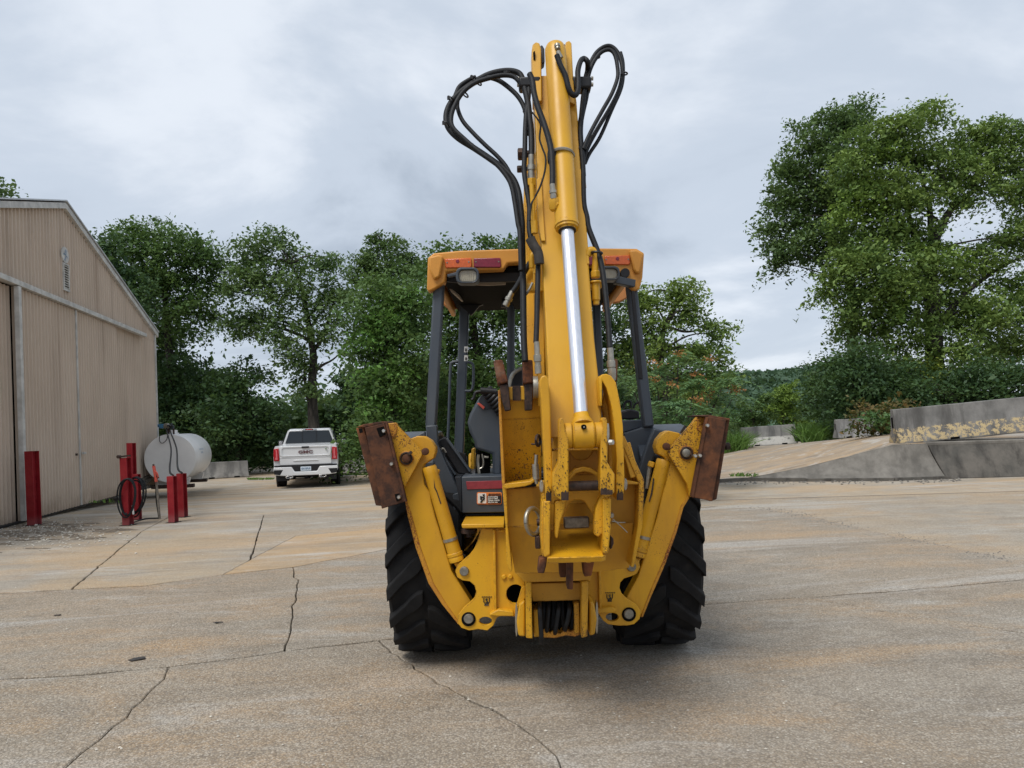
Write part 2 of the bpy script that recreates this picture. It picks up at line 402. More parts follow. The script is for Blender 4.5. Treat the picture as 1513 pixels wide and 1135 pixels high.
# --- concrete yard, slab by slab; joints follow the traced lines and wander a little
def joint(px, jit=.018, step=.13):
    pts = [G(*q).to_2d() for q in px]; o = []
    for a, c in zip(pts[:-1], pts[1:]):
        n = max(1, int((c - a).length / step)); d = (c - a).normalized(); nrm = Vector((-d.y, d.x))
        for i in range(n):
            p = a + (c - a) * i / n
            if i: p = p + nrm * (mnoise.noise(Vector((p.x * 2.1, p.y * 2.1, 3))) * jit * 1.2 + mnoise.noise(Vector((p.x * 9, p.y * 9, 7))) * jit)
            o.append(p)
    o.append(pts[-1]); return o
jA = joint([(-500, 1035), (0, 1003), (120, 997), (250, 985)])
jA2 = joint([(250, 985), (330, 975), (420, 962)])
jA3 = joint([(420, 962), (500, 953), (560, 946)])
jA4 = joint([(560, 946), (700, 930), (1040, 893), (1180, 883)])
jA5 = joint([(1180, 883), (1300, 875), (1513, 856), (2100, 812)])
jB1 = joint([(-500, 925), (0, 877), (105, 871)])
jB2 = joint([(105, 871), (210, 866), (330, 849)])
jB2b = joint([(330, 849), (433, 838)])
jK1 = joint([(330, 849), (370, 827)])
jK2 = joint([(370, 827), (437, 792), (560, 781), (700, 772), (1060, 748)])
jB3 = joint([(433, 838), (570, 812), (700, 786), (1060, 748)])
jB4 = joint([(1060, 748), (1135, 752), (1180, 760), (1300, 787), (1420, 812), (1513, 829), (2100, 900)], .03)
jC = joint([(433, 838), (434, 853), (441, 856), (437, 880), (430, 930), (420, 962)])
jD = joint([(105, 871), (140, 842), (182, 807), (208, 786)])
jE = joint([(250, 985), (210, 1035), (165, 1075), (95, 1135), (40, 1190)], .03)
jF = joint([(560, 946), (600, 978), (640, 1003), (695, 1035), (740, 1055), (790, 1088), (830, 1140), (850, 1200)], .035, .08)
jG = joint([(370, 827), (390, 761)], .008)
jH = joint([(1180, 883), (1250, 893), (1340, 910), (1513, 935), (2100, 1010)], .03)
near = [Vector((-14, 2.4)), Vector((-14, 1.2)), Vector((9, 1.2))]
far_y = 14.6
def slab_obj(loop, mat, gap=.006, z=0.0):
    # drop doubles, shrink by half a joint
    L = [loop[0]]
    for p in loop[1:]:
        if (p - L[-1]).length > 1e-4: L.append(p)
    if (L[0] - L[-1]).length < 1e-4: L.pop()
    area = sum(L[i].x * L[(i + 1) % len(L)].y - L[(i + 1) % len(L)].x * L[i].y for i in range(len(L))) / 2
    sg = 1 if area > 0 else -1; o = []
    for i, p in enumerate(L):
        a, c = L[i - 1], L[(i + 1) % len(L)]
        t = (c - a); t = t.normalized() if t.length > 0 else Vector((1, 0))
        g = gap * (1 + 3.6 * abs(t.x) ** 2) * (1 + .9 * mnoise.noise(Vector((p.x * 6, p.y * 6, 11))) + .9 * max(0, mnoise.noise(Vector((p.x * 1.3, p.y * 1.3, 5)))))
        o.append(p + Vector((-t.y, t.x)) * sg * g)
    m = M(); m.prism([(p.x, p.y, z) for p in o], (0, 0, -.05))
    return emit('concrete_slab', m, mat, ground, bevel=.006, seg=1)
X0, X1 = -16.0, 16.0
def ext(p, y): return Vector((p.x, y))
Lx = jA[0]; Bx = jB1[0]
rev = lambda L: list(reversed(L))
# beyond the second joint
fl, fr = Vector((-22, far_y)), Vector((24, far_y))
Dt, Gt = jD[-1], jG[-1]
slab_obj([Vector((-22, Bx.y))] + jB1 + jD + [Vector((Dt.x - .5, far_y)), fl], MT['slab_tan'], .006)
slab_obj(jB2 + jK1[1:] + jG[1:] + [Vector((Gt.x - .2, far_y)), Vector((Dt.x - .5, far_y))] + rev(jD)[:-1], MT['slab_tan'])
slab_obj(jB2b + jB3[1:-1] + rev(jK2) + rev(jK1)[1:-1], MT['slab_orange'], .004)
slab_obj(jK2 + jB4[1:] + [Vector((24, jB4[-1].y)), fr, Vector((Gt.x - .2, far_y))] + rev(jG)[:-1], MT['slab_c'])
# between the two long joints
slab_obj([Lx] + jA[1:] + jA2[1:] + rev(jC)[1:] + rev(jB2b)[1:] + rev(jB2)[1:] + rev(jB1)[1:], MT['slab_a'], .0036)
slab_obj(jA3 + jA4[1:] + jA5[1:] + [Vector((24, jA5[-1].y)), Vector((24, jB4[-1].y))] + rev(jB4) + rev(jB3)[1:] + jC[1:-1], MT['slab_b'], .0036)
# nearest the viewer
slab_obj([Lx, Vector((-14, 0)), Vector((jE[-1].x, 0))] + rev(jE) + rev(jA)[1:-1], MT['slab_a'], .0032)
slab_obj(jE[:1] + jA2[1:] + jA3[1:] + jF[1:] + [Vector((jF[-1].x, 0)), Vector((jE[-1].x, 0))] + rev(jE)[:-1], MT['slab_a'], .0030)
slab_obj(jF[:1] + jA4[1:] + jH[1:] + [Vector((24, jH[-1].y)), Vector((24, -2)), Vector((jF[-1].x, -2)), Vector((jF[-1].x, 0))] + rev(jF)[:-1], MT['slab_b'], .0036)
slab_obj(jA5 + [Vector((24, jA5[-1].y)), Vector((24, jH[-1].y))] + rev(jH)[:-1], MT['slab_b'], .004)
# behind the viewer, for the light that bounces back
m = M(); m.box((0, -20, -.03), (80, 37.8, .05)); emit('concrete_slab', m, MT['slab_b'], ground)
# far yard, on the falling part
mb = M(); fx = lin(-26, 26, 52); fy = lin(far_y + .012, 45, 40); n = len(fx)
mb.add([(x, y, gz(x, y)) for y in fy for x in fx], [(j * n + i, j * n + i + 1, (j + 1) * n + i + 1, (j + 1) * n + i) for j in range(len(fy) - 1) for i in range(n - 1)], True)
o = emit('far_yard', mb, MT['slab_far']); o['kind'] = 'structure'

m = M()
for i in range(70):
    cx_, cy_ = rnd.gauss(60, 70), rnd.gauss(782, 11)
    if cy_ < 770 or cx_ > 190: continue
    rx_, ry_ = rnd.uniform(5, 26), rnd.uniform(.8, 2.6)
    m.prism([G(cx_ + rx_ * math.cos(a) * rnd.uniform(.55, 1.25), cy_ + ry_ * math.sin(a) * rnd.uniform(.5, 1.3), .0012 + .00006 * i) for a in [k * math.pi / 14 for k in range(28)]], (0, 0, .001))
o = emit('dirt_patch', m, plain('damp_brown_dirt', (.21, .17, .125), .95, 0, .4, 9, .5)); o['kind'] = 'stuff'; o['label'] = 'dark damp dirt on the concrete along the shed doors'
# --- loose stones by the shed door and along the edge
mg = M()
def stone(m, c, r):
    vs = []; k = [(-1, 0, 0), (1, 0, 0), (0, -1, 0), (0, 1, 0), (0, 0, .7), (0, 0, -.3)]
    for q in k: vs.append((c[0] + q[0] * r * rnd.uniform(.6, 1.2), c[1] + q[1] * r * rnd.uniform(.6, 1.2), c[2] + q[2] * r * rnd.uniform(.6, 1)))
    m.add(vs, [(0, 2, 4), (2, 1, 4), (1, 3, 4), (3, 0, 4), (2, 0, 5), (1, 2, 5), (3, 1, 5), (0, 3, 5)])
for i in range(850):
    x, y = rnd.gauss(55, 75), rnd.gauss(785, 13)
    if y < 764 or y > 822 or x > 205: continue
    p = G(x, y); 
    stone(mg, (p.x, p.y, .008), rnd.uniform(.008, .026) * (1.6 if rnd.random() < .05 else 1))
for i in range(420):
    p = G(rnd.uniform(0, 1513), rnd.uniform(760, 1135)); stone(mg, (p.x, p.y, .003), rnd.uniform(.004, .011))
o = emit('gravel', mg, plain('pale_gravel', (.52, .48, .41), .9, 0, .35, 6)); o['kind'] = 'stuff'
o['label'] = 'loose pale stones scattered on the concrete by the shed door'
for px, sz, lab in (((322, 921), .03, 'small dark scrap on the pale slab left of the tyre'), ((85, 910), .025, 'tiny black scrap lying furthest left on the concrete'), ((203, 975), .05, 'dark flat rag of grit beside the long joint at left')):
    c = G(*px); m = M()
    pts = [(c.x + sz * math.cos(a) * rnd.uniform(.25, 1.3) * 1.3, c.y + sz * math.sin(a) * rnd.uniform(.2, 1.1), .004 + rnd.uniform(0, .006)) for a in [k * math.pi / 5 for k in range(10)]]
    m.prism(pts, (0, 0, .004)); tag(emit('debris_scrap', m, MT['hose_worn']), lab, 'debris')

# ================================================================== METAL SHED
wa, wb = G(0, 781), G(231, 718)
wdir = Vector((wb.x - wa.x, wb.y - wa.y, 0)).normalized(); wnrm = Vector((wdir.y, -wdir.x, 0))
def wall_at(x, y):
    d = ray(x, y); o_ = Vector((0, 0, CAM_H)); t = (wa - o_).dot(wnrm) / d.dot(wnrm); p = o_ + d * t
    return (p - wa).dot(wdir), p.z
def W(s, z, o=0.0): 
    p = wa + wdir * s + wnrm * o; return Vector((p.x, p.y, z))
s_c = wall_at(229, 600)[0]; z_e = wall_at(224, 492)[1]; s_r, z_r = wall_at(90, 305)
s_l = 2 * s_r - s_c; z_t = wall_at(100, 453)[1]

b = NB('tan_ribbed_steel')
c = b.mix(b.step(b.noise(.5, 4), .3, .7), (0.550, 0.452, 0.359), (0.609, 0.506, 0.408))
c = b.mix(b.math('MULTIPLY', b.step(b.noise(1.4, 5, .6, stretch=(2, 2, .12)), .5, .78), .4), c, (.26, .19, .14))
zc = b.n('ShaderNodeSeparateXYZ'); b.l(b.obj, zc.inputs[0])
c = b.mix(b.math('MULTIPLY', b.step(b.math('ADD', zc.outputs[2], b.math('MULTIPLY', b.noise(2.5, 5, .65), .9)), .95, .35), .55), c, (.27, .19, .125))
c = b.mix(b.math('MULTIPLY', b.step(b.noise(1.1, 6, .7, stretch=(3.5, 3.5, .05)), .54, .72), .35), c, (.38, .27, .19))
MT['siding'] = b.fin(c, .55, 0, .3)
MT['trim_white'] = plain('weathered_white_trim', (.52, .51, .48), .5, 0, .2, 5)
MT['roof_metal'] = plain('pale_metal_roof', (.52, .54, .55), .45, .2, .1, 3)
shed = thing('metal_shed', 'tan ribbed metal shed with gable end and tall sliding doors', 'shed', (wa.x, wa.y, 0))
def ribbed(s0, s1, zb, zt, o, pitch=.155, dep=.038, th=.05):
    """corrugated sheet between s0 and s1; zb, zt numbers or functions of s"""
    fb = zb if callable(zb) else (lambda s: zb); ft = zt if callable(zt) else (lambda s: zt)
    pr = []; s = s0
    while s < s1 - 1e-6:
        for ds, d in ((0, 0), (.105, 0), (.118, dep), (.142, dep)):
            if s + ds < s1: pr.append((s + ds, d))
        s += pitch
    pr.append((s1, 0))
    m = M(); n = len(pr)
    vs = [W(a, fb(a), o + d) for a, d in pr] + [W(a, ft(a), o + d) for a, d in pr] + [W(a, fb(a), o - th) for a, d in pr] + [W(a, ft(a), o - th) for a, d in pr]
    fs = [(i, i + 1, n + i + 1, n + i) for i in range(n - 1)] + [(2 * n + i + 1, 2 * n + i, 3 * n + i, 3 * n + i + 1) for i in range(n - 1)]
    fs += [(n + i, n + i + 1, 3 * n + i + 1, 3 * n + i) for i in range(n - 1)] + [(i + 1, i, 2 * n + i, 2 * n + i + 1) for i in range(n - 1)]
    fs += [(0, n, 3 * n, 2 * n), (n - 1, 2 * n - 1 + 2 * n - 0 - n * 1 + 0, 4 * n - 1, 2 * n - 1)] if False else [(0, n, 3 * n, 2 * n), (n - 1, 3 * n - 1, 4 * n - 1, 2 * n - 1)]
    return m.add(vs, fs)
roofz = lambda s: z_r - (z_r - z_e) * abs(s - s_r) / (s_c - s_r)
emit('gable_wall', ribbed(s_l, s_c, z_t - .02, lambda s: roofz(s) - .03, 0.0), MT['siding'], shed)
S1 = wall_at(17, 600)[0]; S2 = wall_at(106, 600)[0]; S3 = wall_at(169, 600)[0]; S4 = wall_at(208, 560)[0]
emit('corner_wall', ribbed(S4, s_c, .02, z_t - .021, 0.0), MT['siding'], shed)
emit('sliding_door', ribbed(s_l + .3, S1 + .06, .05, z_t - .06, -.02), MT['siding'], shed)
emit('sliding_door', ribbed(S1 + .06, S2 - .02, .05, z_t - .06, .075), MT['siding'], shed)
emit('sliding_door', ribbed(S2 + .04, S3, .05, z_t - .06, .075), MT['siding'], shed)
emit('sliding_door', ribbed(S3 + .01, S4 - .01, .05, z_t - .021, -.03), MT['siding'], shed)
def bar(name, a, b_, w, h, mat, bevel=.006, up=(0, 0, 1)):
    m = M(); m.beam(a, b_, w, h, up); return emit(name, m, mat, shed, bevel)
bar('door_track', W(s_l + .2, z_t, .12), W(S4 + .05, z_t, .12), .14, .10, MT['trim_white'])
bar('door_post', W(S1, .06, .16), W(S1, z_t - .07, .16), .11, .09, MT['trim_white'], up=wnrm)
bar('door_post', W(S2 + .01, .06, .135), W(S2 + .01, z_t - .07, .135), .045, .03, MT['trim_white'], up=wnrm)
bar('corner_trim', W(s_c + .012, .02, .03), W(s_c + .012, z_e - .05, .03), .07, .09, MT['trim_white'], up=wnrm)
bar('wall_base', W(s_l, .035, .05), W(s_c, .035, .05), .07, .04, MT['black'])
for sgn, se in ((-1, s_l), (1, s_c)):
    ee = se + sgn * .22; ze = z_e - (z_r - z_e) * .22 / (s_c - s_r)
    bar('rake_trim', W(s_r, z_r + .02, .06), W(ee, ze + .02, .06), .09, .125, MT['trim_white'])
    m = M(); m.prism([W(s_r, z_r + .115, .13), W(ee, ze + .115, .13), W(ee, ze + .145, .13), W(s_r, z_r + .145, .13)], wnrm * -16)
    emit('roof_panel', m, MT['roof_metal'], shed)
m = M(); m.prism([W(s_c - .012, .02, -.1), W(s_c - .012, z_e, -.1), W(s_c - .06, z_e, -.1), W(s_c - .06, .02, -.1)], wnrm * -15); emit('side_wall', m, MT['siding'], shed)
m = M(); m.prism([W(s_l, .02, -.1), W(s_l, z_e, -.1), W(s_l + .06, z_e, -.1), W(s_l + .06, .02, -.1)], wnrm * -15); emit('side_wall', m, MT['siding'], shed)
m = M(); m.prism([W(s_l, .02, -.12), W(s_c - .07, .02, -.12), W(s_c - .07, z_e, -.12), W(s_r, z_r - .1, -.12), W(s_l, z_e, -.12)], wnrm * -.04); emit('inner_shade_sheet', m, MT['void'], shed)  # black sheet stands for the shade inside the shed, behind door gaps
# vent and round sign
v0, v1 = wall_at(88, 387), wall_at(100, 434); sv = (v0[0] + v1[0]) / 2
hw = .165; zb_, zt_ = v1[1] + .02, v0[1]
m = M(); m.prism([W(sv - hw, zb_, .03), W(sv + hw, zb_, .03), W(sv + hw, zt_, .03), W(sv - hw, zt_, .03)], wnrm * .035,
                 [[W(sv - hw + .045, zb_ + .05, .03), W(sv + hw - .045, zb_ + .05, .03), W(sv + hw - .045, zt_ - .03, .03), W(sv - hw + .045, zt_ - .03, .03)]])
vent = emit('louvre_vent', m, MT['trim_white'], shed)
m = M(); m.box(W(sv, (zb_ + zt_) / 2, .026), (.03, .2, zt_ - zb_ - .04), Matrix((wnrm, wdir, Vector((0, 0, 1)))).transposed()); emit('vent_backing', m, MT['void'], vent)
nL = 10
for i in range(nL):
    zc = zb_ + .075 + (zt_ - zb_ - .13) * i / (nL - 1)
    m = M(); rot = Matrix((wnrm, wdir, Vector((0, 0, 1)))).transposed() @ Matrix.Rotation(R(35), 3, 'Y')
    m.box(W(sv, zc, .048), (.05, .235, .018), rot); emit('louvre', m, MT['trim_white'], vent)
s0, z0 = wall_at(93, 377)
m = M(); m.prism([W(s0 + .205 * math.cos(a), z0 + .175 * math.sin(a), .03) for a in [k * math.pi / 14 for k in range(28)]], wnrm * .02)
sg = emit('oval_sign', m, MT['trim_white'], shed)
MT['sign_blue'] = plain('faded_blue_print', (.17, .24, .33), .6)
m = M()
for q in ([(-.05, -.10), (.0, -.02), (.045, .09), (.06, .10), (.03, .0), (-.02, -.11)], [(-.09, .02), (-.02, .03), (.085, -.02), (.08, -.045), (-.01, 0), (-.08, -.01)], [(-.03, .05), (.0, .11), (.02, .09), (.0, .03)]):
    m.prism([W(s0 + a * 1.3, z0 + c_ * 1.2, .0505) for a, c_ in q], wnrm * .003)
emit('sign_emblem', m, MT['sign_blue'], sg)
# small door fittings
sh, zh = wall_at(112, 670); m = M(); m.box(W(sh, zh, .17), (.06, .12, .05), Matrix((wnrm, wdir, Vector((0, 0, 1)))).transposed()); emit('door_latch', m, MT['trim_white'], shed, .005)
sh, zh = wall_at(104, 672); m = M(); m.box(W(sh, zh, .12), (.05, .06, .05), Matrix((wnrm, wdir, Vector((0, 0, 1)))).transposed()); emit('door_handle', m, MT['dark_rust'], shed, .005)

# ================================================================== LOADING DOCK, RAMP
def conc_grey(name, c1, c2, stain, amt=.6, peel=None):
    b = NB(name)
    c = b.mix(b.step(b.noise(2.2, 6, .65), .32, .68), c1, c2)
    c = b.mix(b.math('MULTIPLY', b.step(b.noise(1.6, 6, .65, stretch=(1.6, 1.6, .2)), .45, .68), amt), c, stain)
    c = b.mix(b.math('MULTIPLY', b.step(b.noise(60, 4, .7), .5, .75), .35), c, (.12, .11, .10))
    if peel:
        zc = b.n('ShaderNodeSeparateXYZ'); b.l(b.obj, zc.inputs[0])
        band = b.math('MULTIPLY', b.step(zc.outputs[2], peel[1], peel[1] + .03), b.step(zc.outputs[2], peel[2] + .04, peel[2]))
        c = b.mix(b.math('MULTIPLY', band, b.step(b.noise(6.5, 8, .78), peel[3], peel[3] + .05)), c, peel[0])
    b.bump(b.noise(25, 6, .7), .3, .01); return b.fin(c, .9, 0, .2)
MT['dock'] = conc_grey('dark_dock_concrete', (0.086, 0.082, 0.073), (0.146, 0.133, 0.116), (0.030, 0.028, 0.026), .75)
MT['dock_apron'] = conc_grey('dark_apron_concrete', (0.142, 0.132, 0.116), (0.228, 0.212, 0.187), (0.077, 0.071, 0.064), .5)
MT['barrier_far'] = conc_grey('barrier_concrete', (0.224, 0.215, 0.202), (0.310, 0.301, 0.284), (0.086, 0.086, 0.086), .7)
MT['barrier_peel'] = conc_grey('old_barrier_concrete', (0.150, 0.146, 0.138), (0.232, 0.224, 0.211), (0.065, 0.062, 0.058), .75, peel=((0.473, 0.370, 0.206), .02, .36, .48))
MT['barrier_white'] = conc_grey('white_footed_barrier_concrete', (0.206, 0.202, 0.194), (0.292, 0.284, 0.267), (0.073, 0.073, 0.073), .8, peel=((0.533, 0.516, 0.482), .0, .33, .42))
kerb = [(1050, 713, 18.6), (1100, 707, 18.75), (1190, 690, 18.6), (1320, 657, 18.1), (1369, 655, 18.05), (1560, 653, 18.05), (1800, 651, 18.05)]
backl = [(1050, 670, 33), (1097, 662, 32), (1175, 655.5, 30), (1270, 646, 26), (1320, 641, 24), (1600, 629, 24), (1800, 622, 24)]
ra = [P(*q) for q in kerb]; rb = [P(*q) for q in backl]
m = M(); nr = 14; vs = []
for i in range(nr + 1):
    for a, c_ in zip(ra, rb): 
        p = a.lerp(c_, i / nr); vs.append(p + Vector((0, 0, .10 * math.sin(math.pi * i / nr) * (.4 if a.x < 6 else 1))))
k = len(ra)
m.add(vs, [(j * k + i, j * k + i + 1, (j + 1) * k + i + 1, (j + 1) * k + i) for j in range(nr) for i in range(k - 1)], True)
sk = M()
for a, c_ in zip(ra[:2], ra[1:2]): sk.add([a + Vector((0, .02, -.005)), c_ + Vector((0, .02, -.005)), Vector((c_.x, c_.y + .02, -.02)), Vector((a.x, a.y + .02, -.02))], [(0, 1, 2, 3)])
vs0 = len(m.v); m.add(sk.v, sk.f)
ramp = emit('ramp', m, MT['ramp']); ramp['kind'] = 'structure'
dock = thing('loading_dock', 'dark stained concrete loading dock with sloping apron beside the ramp', 'loading dock', (ra[4].x, 17.7, 0))
tip = G(1098, 711); base_r = G(1399, 708); q0, q1, q2, q3 = P(1100, 706.5, 18.75), ra[2] + Vector((0, -.01, -.004)), ra[3] + Vector((0, -.01, -.004)), ra[4] + Vector((0, -.01, -.004))
m = M()
b0, b1, b2, b3 = tip, G(1190, 711.5), G(1320, 710.5), base_r
def along(L, t):
    d_ = [0]; 
    for a_, c__ in zip(L[:-1], L[1:]): d_.append(d_[-1] + (c__ - a_).length)
    t *= d_[-1]
    for i_ in range(len(L) - 1):
        if t <= d_[i_ + 1] + 1e-9: return L[i_].lerp(L[i_ + 1], (t - d_[i_]) / (d_[i_ + 1] - d_[i_]))
    return L[-1]
NA, NV = 40, 8; gv = []
for j in range(NV + 1):
    for i in range(NA + 1):
        p = along([b0, b1, b2, b3], i / NA).lerp(along([q0, q1, q2, q3], i / NA), j / NV); sag = math.sin(math.pi * j / NV)
        gv.append(p + Vector((0, .05 * sag, -.04 * sag * p.z)) + Vector((0, 0, .012 * mnoise.noise(p * 2.5))))
m.add(gv, [(j * (NA + 1) + i, j * (NA + 1) + i + 1, (j + 1) * (NA + 1) + i + 1, (j + 1) * (NA + 1) + i) for j in range(NV) for i in range(NA)], True)
emit('sloped_apron', m, MT['dock_apron'], dock)
m = M(); L0 = G(1050, 714); pts = [L0, tip, b1, b2, b3]
for a, c_ in zip(pts[:-1], pts[1:]):
    m.beam(a + Vector((0, -.03, .035)), c_ + Vector((0, -.03, .035)), .08, .08 + .03 * (a.x < 6))
emit('kerb_edge', m, MT['dock'], dock, .01)
m = M(); r0 = base_r; yb = r0.y
m.prism([Vector((r0.x + .01, r0.y + .02, 0)), Vector((r0.x + 9, r0.y + .1, 0)), Vector((ra[4].x + 9, 18.06, ra[4].z)), Vector((ra[4].x + .02, 18.06, ra[4].z))], (0, .5, 0))
emit('dock_wall', m, MT['dock'], dock, .02)
m = M(); m.box((ra[4].x + 4.6, 18.28, ra[4].z - .02), (9.2, .5, .1)); emit('dock_lip', m, MT['dock_apron'], dock, .025)
mr_ = M()
for i in range(700):
    q = jB4[int(rnd.random() * (len(jB4) - 1))]
    if q.x < 3.4 or q.x > 9 or mnoise.noise(Vector((q.x * 1.2, q.y, 0))) < -.15: continue
    stone(mr_, (q.x + rnd.gauss(0, .12), q.y + rnd.gauss(0, .13), .001), rnd.uniform(.005, .016))
for i in range(420):
    px_ = rnd.uniform(1040, 1420); p = G(px_, 713 + rnd.gauss(0, 1.6) - (px_ - 1060) * .008); stone(mr_, (p.x, p.y, .01), rnd.uniform(.01, .04) * (1.7 if px_ < 1130 and rnd.random() < .2 else 1))
o = emit('rubble', mr_, conc_grey('broken_concrete_bits', (.12, .11, .10), (.28, .26, .23), (.05, .05, .045))); o['kind'] = 'stuff'; o['label'] = 'broken concrete crumbs along the foot of the ramp kerb'
def barrier(px_l, px_r, h, label, mat, tilt=0.0, group='concrete barriers', base_w=.56, end_notch=True):
    a, c_ = px_l, px_r
    d = (c_ - a); L = d.length; ang = math.atan2(d.y, d.x)
    o = thing('concrete_barrier', label, 'barrier', a, ang, group); o.rotation_euler = (0, -math.asin(d.z / L), ang); OFF[o] = Vector((0, 0, 0))
    k = h / .81
    prof = [(-.28, 0), (.28, 0), (.28, .08 * k), (.14, .33 * k), (.085, h), (-.085, h), (-.14, .33 * k), (-.28, .08 * k)]
    m = M(); n = 10
    vs = [(L * i / n, y + .004 * rnd.uniform(-1, 1), z + .006 * rnd.uniform(-1, 1)) for i in range(n + 1) for y, z in prof]
    fs = [(i * 8 + q, i * 8 + (q + 1) % 8, (i + 1) * 8 + (q + 1) % 8, (i + 1) * 8 + q) for i in range(n) for q in range(8)] + [tuple(reversed(range(8))), tuple(range(n * 8, n * 8 + 8))]
    m.add(vs, fs); emit('barrier_body', m, mat, o, .015)
    for xx in (L * .25, L * .75):
        m = M(); m.box((xx, 0, .035), (.22, .572, .055)); emit('lifting_slot', m, MT['void'], o)  # black box stands in for the shaded opening, end slot likewise
    m = M(); m.box((-.004, 0, h * .62), (.03, .05, h * .3)); emit('end_slot', m, MT['void'], o)
    return o
# large one on the dock, cropped by the frame
pl = P(1322, 656.5, 18.5); pr = P(1640, 626, 18.5)
barrier(pl, pr, .85, 'long weathered concrete barrier with peeling yellow base on the dock', MT['barrier_peel'])
barrier(P(1096, 660.5, 31.6), P(1176, 655, 31.6), .80, 'grey streaked concrete barrier with whitened foot beside tall weeds', MT['barrier_white'])
barrier(P(1235, 648, 29), P(1296, 645, 29), .72, 'plain grey barrier half hidden behind the ramp and rusty bush', MT['barrier_far'])
barrier(G(292, 708.5, -.29), G(366, 704, -.29), .66, 'low pale concrete barrier just right of the white tank', MT['barrier_far'])
barrier(P(506, 699, 32), P(560, 696, 32), .72, 'short concrete barrier right behind the white pickup', MT['barrier_far'])
# ================================================================== TREES
def leaf_mat(name, dark, mid, bright, tip=None, rough=.55):
    b = NB(name)
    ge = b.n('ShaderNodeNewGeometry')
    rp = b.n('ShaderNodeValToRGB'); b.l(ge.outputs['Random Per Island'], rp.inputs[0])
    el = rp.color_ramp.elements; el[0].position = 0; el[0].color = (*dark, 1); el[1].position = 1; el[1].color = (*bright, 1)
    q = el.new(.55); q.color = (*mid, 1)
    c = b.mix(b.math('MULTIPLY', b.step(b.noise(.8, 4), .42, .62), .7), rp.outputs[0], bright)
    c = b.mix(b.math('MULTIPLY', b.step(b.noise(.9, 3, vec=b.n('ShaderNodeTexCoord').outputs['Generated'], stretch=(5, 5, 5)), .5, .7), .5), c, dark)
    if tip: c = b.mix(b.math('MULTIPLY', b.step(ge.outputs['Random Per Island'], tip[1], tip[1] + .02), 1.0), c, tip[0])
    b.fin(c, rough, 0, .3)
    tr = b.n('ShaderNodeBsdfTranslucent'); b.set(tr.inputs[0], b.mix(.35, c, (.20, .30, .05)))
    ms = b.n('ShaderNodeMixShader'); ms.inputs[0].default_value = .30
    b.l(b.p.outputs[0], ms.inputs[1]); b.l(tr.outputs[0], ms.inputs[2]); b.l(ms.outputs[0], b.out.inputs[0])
    return b.m
LF = {
 'oak': leaf_mat('oak_leaves', (0.098, 0.168, 0.048), (0.143, 0.230, 0.062), (0.224, 0.312, 0.072)),
 'oak_dark': leaf_mat('dark_oak_leaves', (0.070, 0.124, 0.047), (0.098, 0.170, 0.060), (0.149, 0.225, 0.072)),
 'deep': leaf_mat('deep_green_leaves', (0.032, 0.068, 0.030), (0.044, 0.094, 0.037), (0.070, 0.129, 0.045)),  # darkest green of the leaf sets
 'mid': leaf_mat('woodland_leaves', (0.057, 0.111, 0.037), (0.081, 0.152, 0.045), (0.124, 0.205, 0.057)),
 'vine': leaf_mat('vine_leaves', (0.083, 0.183, 0.045), (0.125, 0.260, 0.060), (0.166, 0.325, 0.068)),
 'lime': leaf_mat('sapling_leaves', (0.114, 0.202, 0.045), (0.171, 0.278, 0.055), (0.239, 0.343, 0.066)),
 'yellowish': leaf_mat('yellow_green_leaves', (0.177, 0.231, 0.038), (0.239, 0.300, 0.050), (0.307, 0.352, 0.060)),
 'sumac': leaf_mat('sumac_fronds', (0.061, 0.130, 0.046), (0.088, 0.176, 0.060), (0.131, 0.222, 0.074)),
 'flower': leaf_mat('orange_seed_heads', (0.260, 0.111, 0.038), (0.384, 0.161, 0.056), (0.492, 0.232, 0.085)),
 'redbush': leaf_mat('reddish_bush_leaves', (0.050, 0.072, 0.022), (0.094, 0.097, 0.029), (0.216, 0.122, 0.043)),
 'hill': leaf_mat('haze_tinted_leaves', (0.052, 0.100, 0.062), (0.070, 0.130, 0.077), (0.091, 0.156, 0.089)),  # blue-green cast puts distance haze into the leaf colour
 'weed': leaf_mat('weed_blades', (0.079, 0.155, 0.032), (0.112, 0.215, 0.040), (0.151, 0.265, 0.058)),
}
b = NB('bark'); c = b.mix(b.step(b.noise(9, 6, .7, stretch=(1, 1, .2)), .4, .65), (.022, .019, .016), (.075, .065, .053)); b.bump(b.noise(20, 5, .7, stretch=(1, 1, .15)), .6, .03); MT['bark'] = b.fin(c, .95)

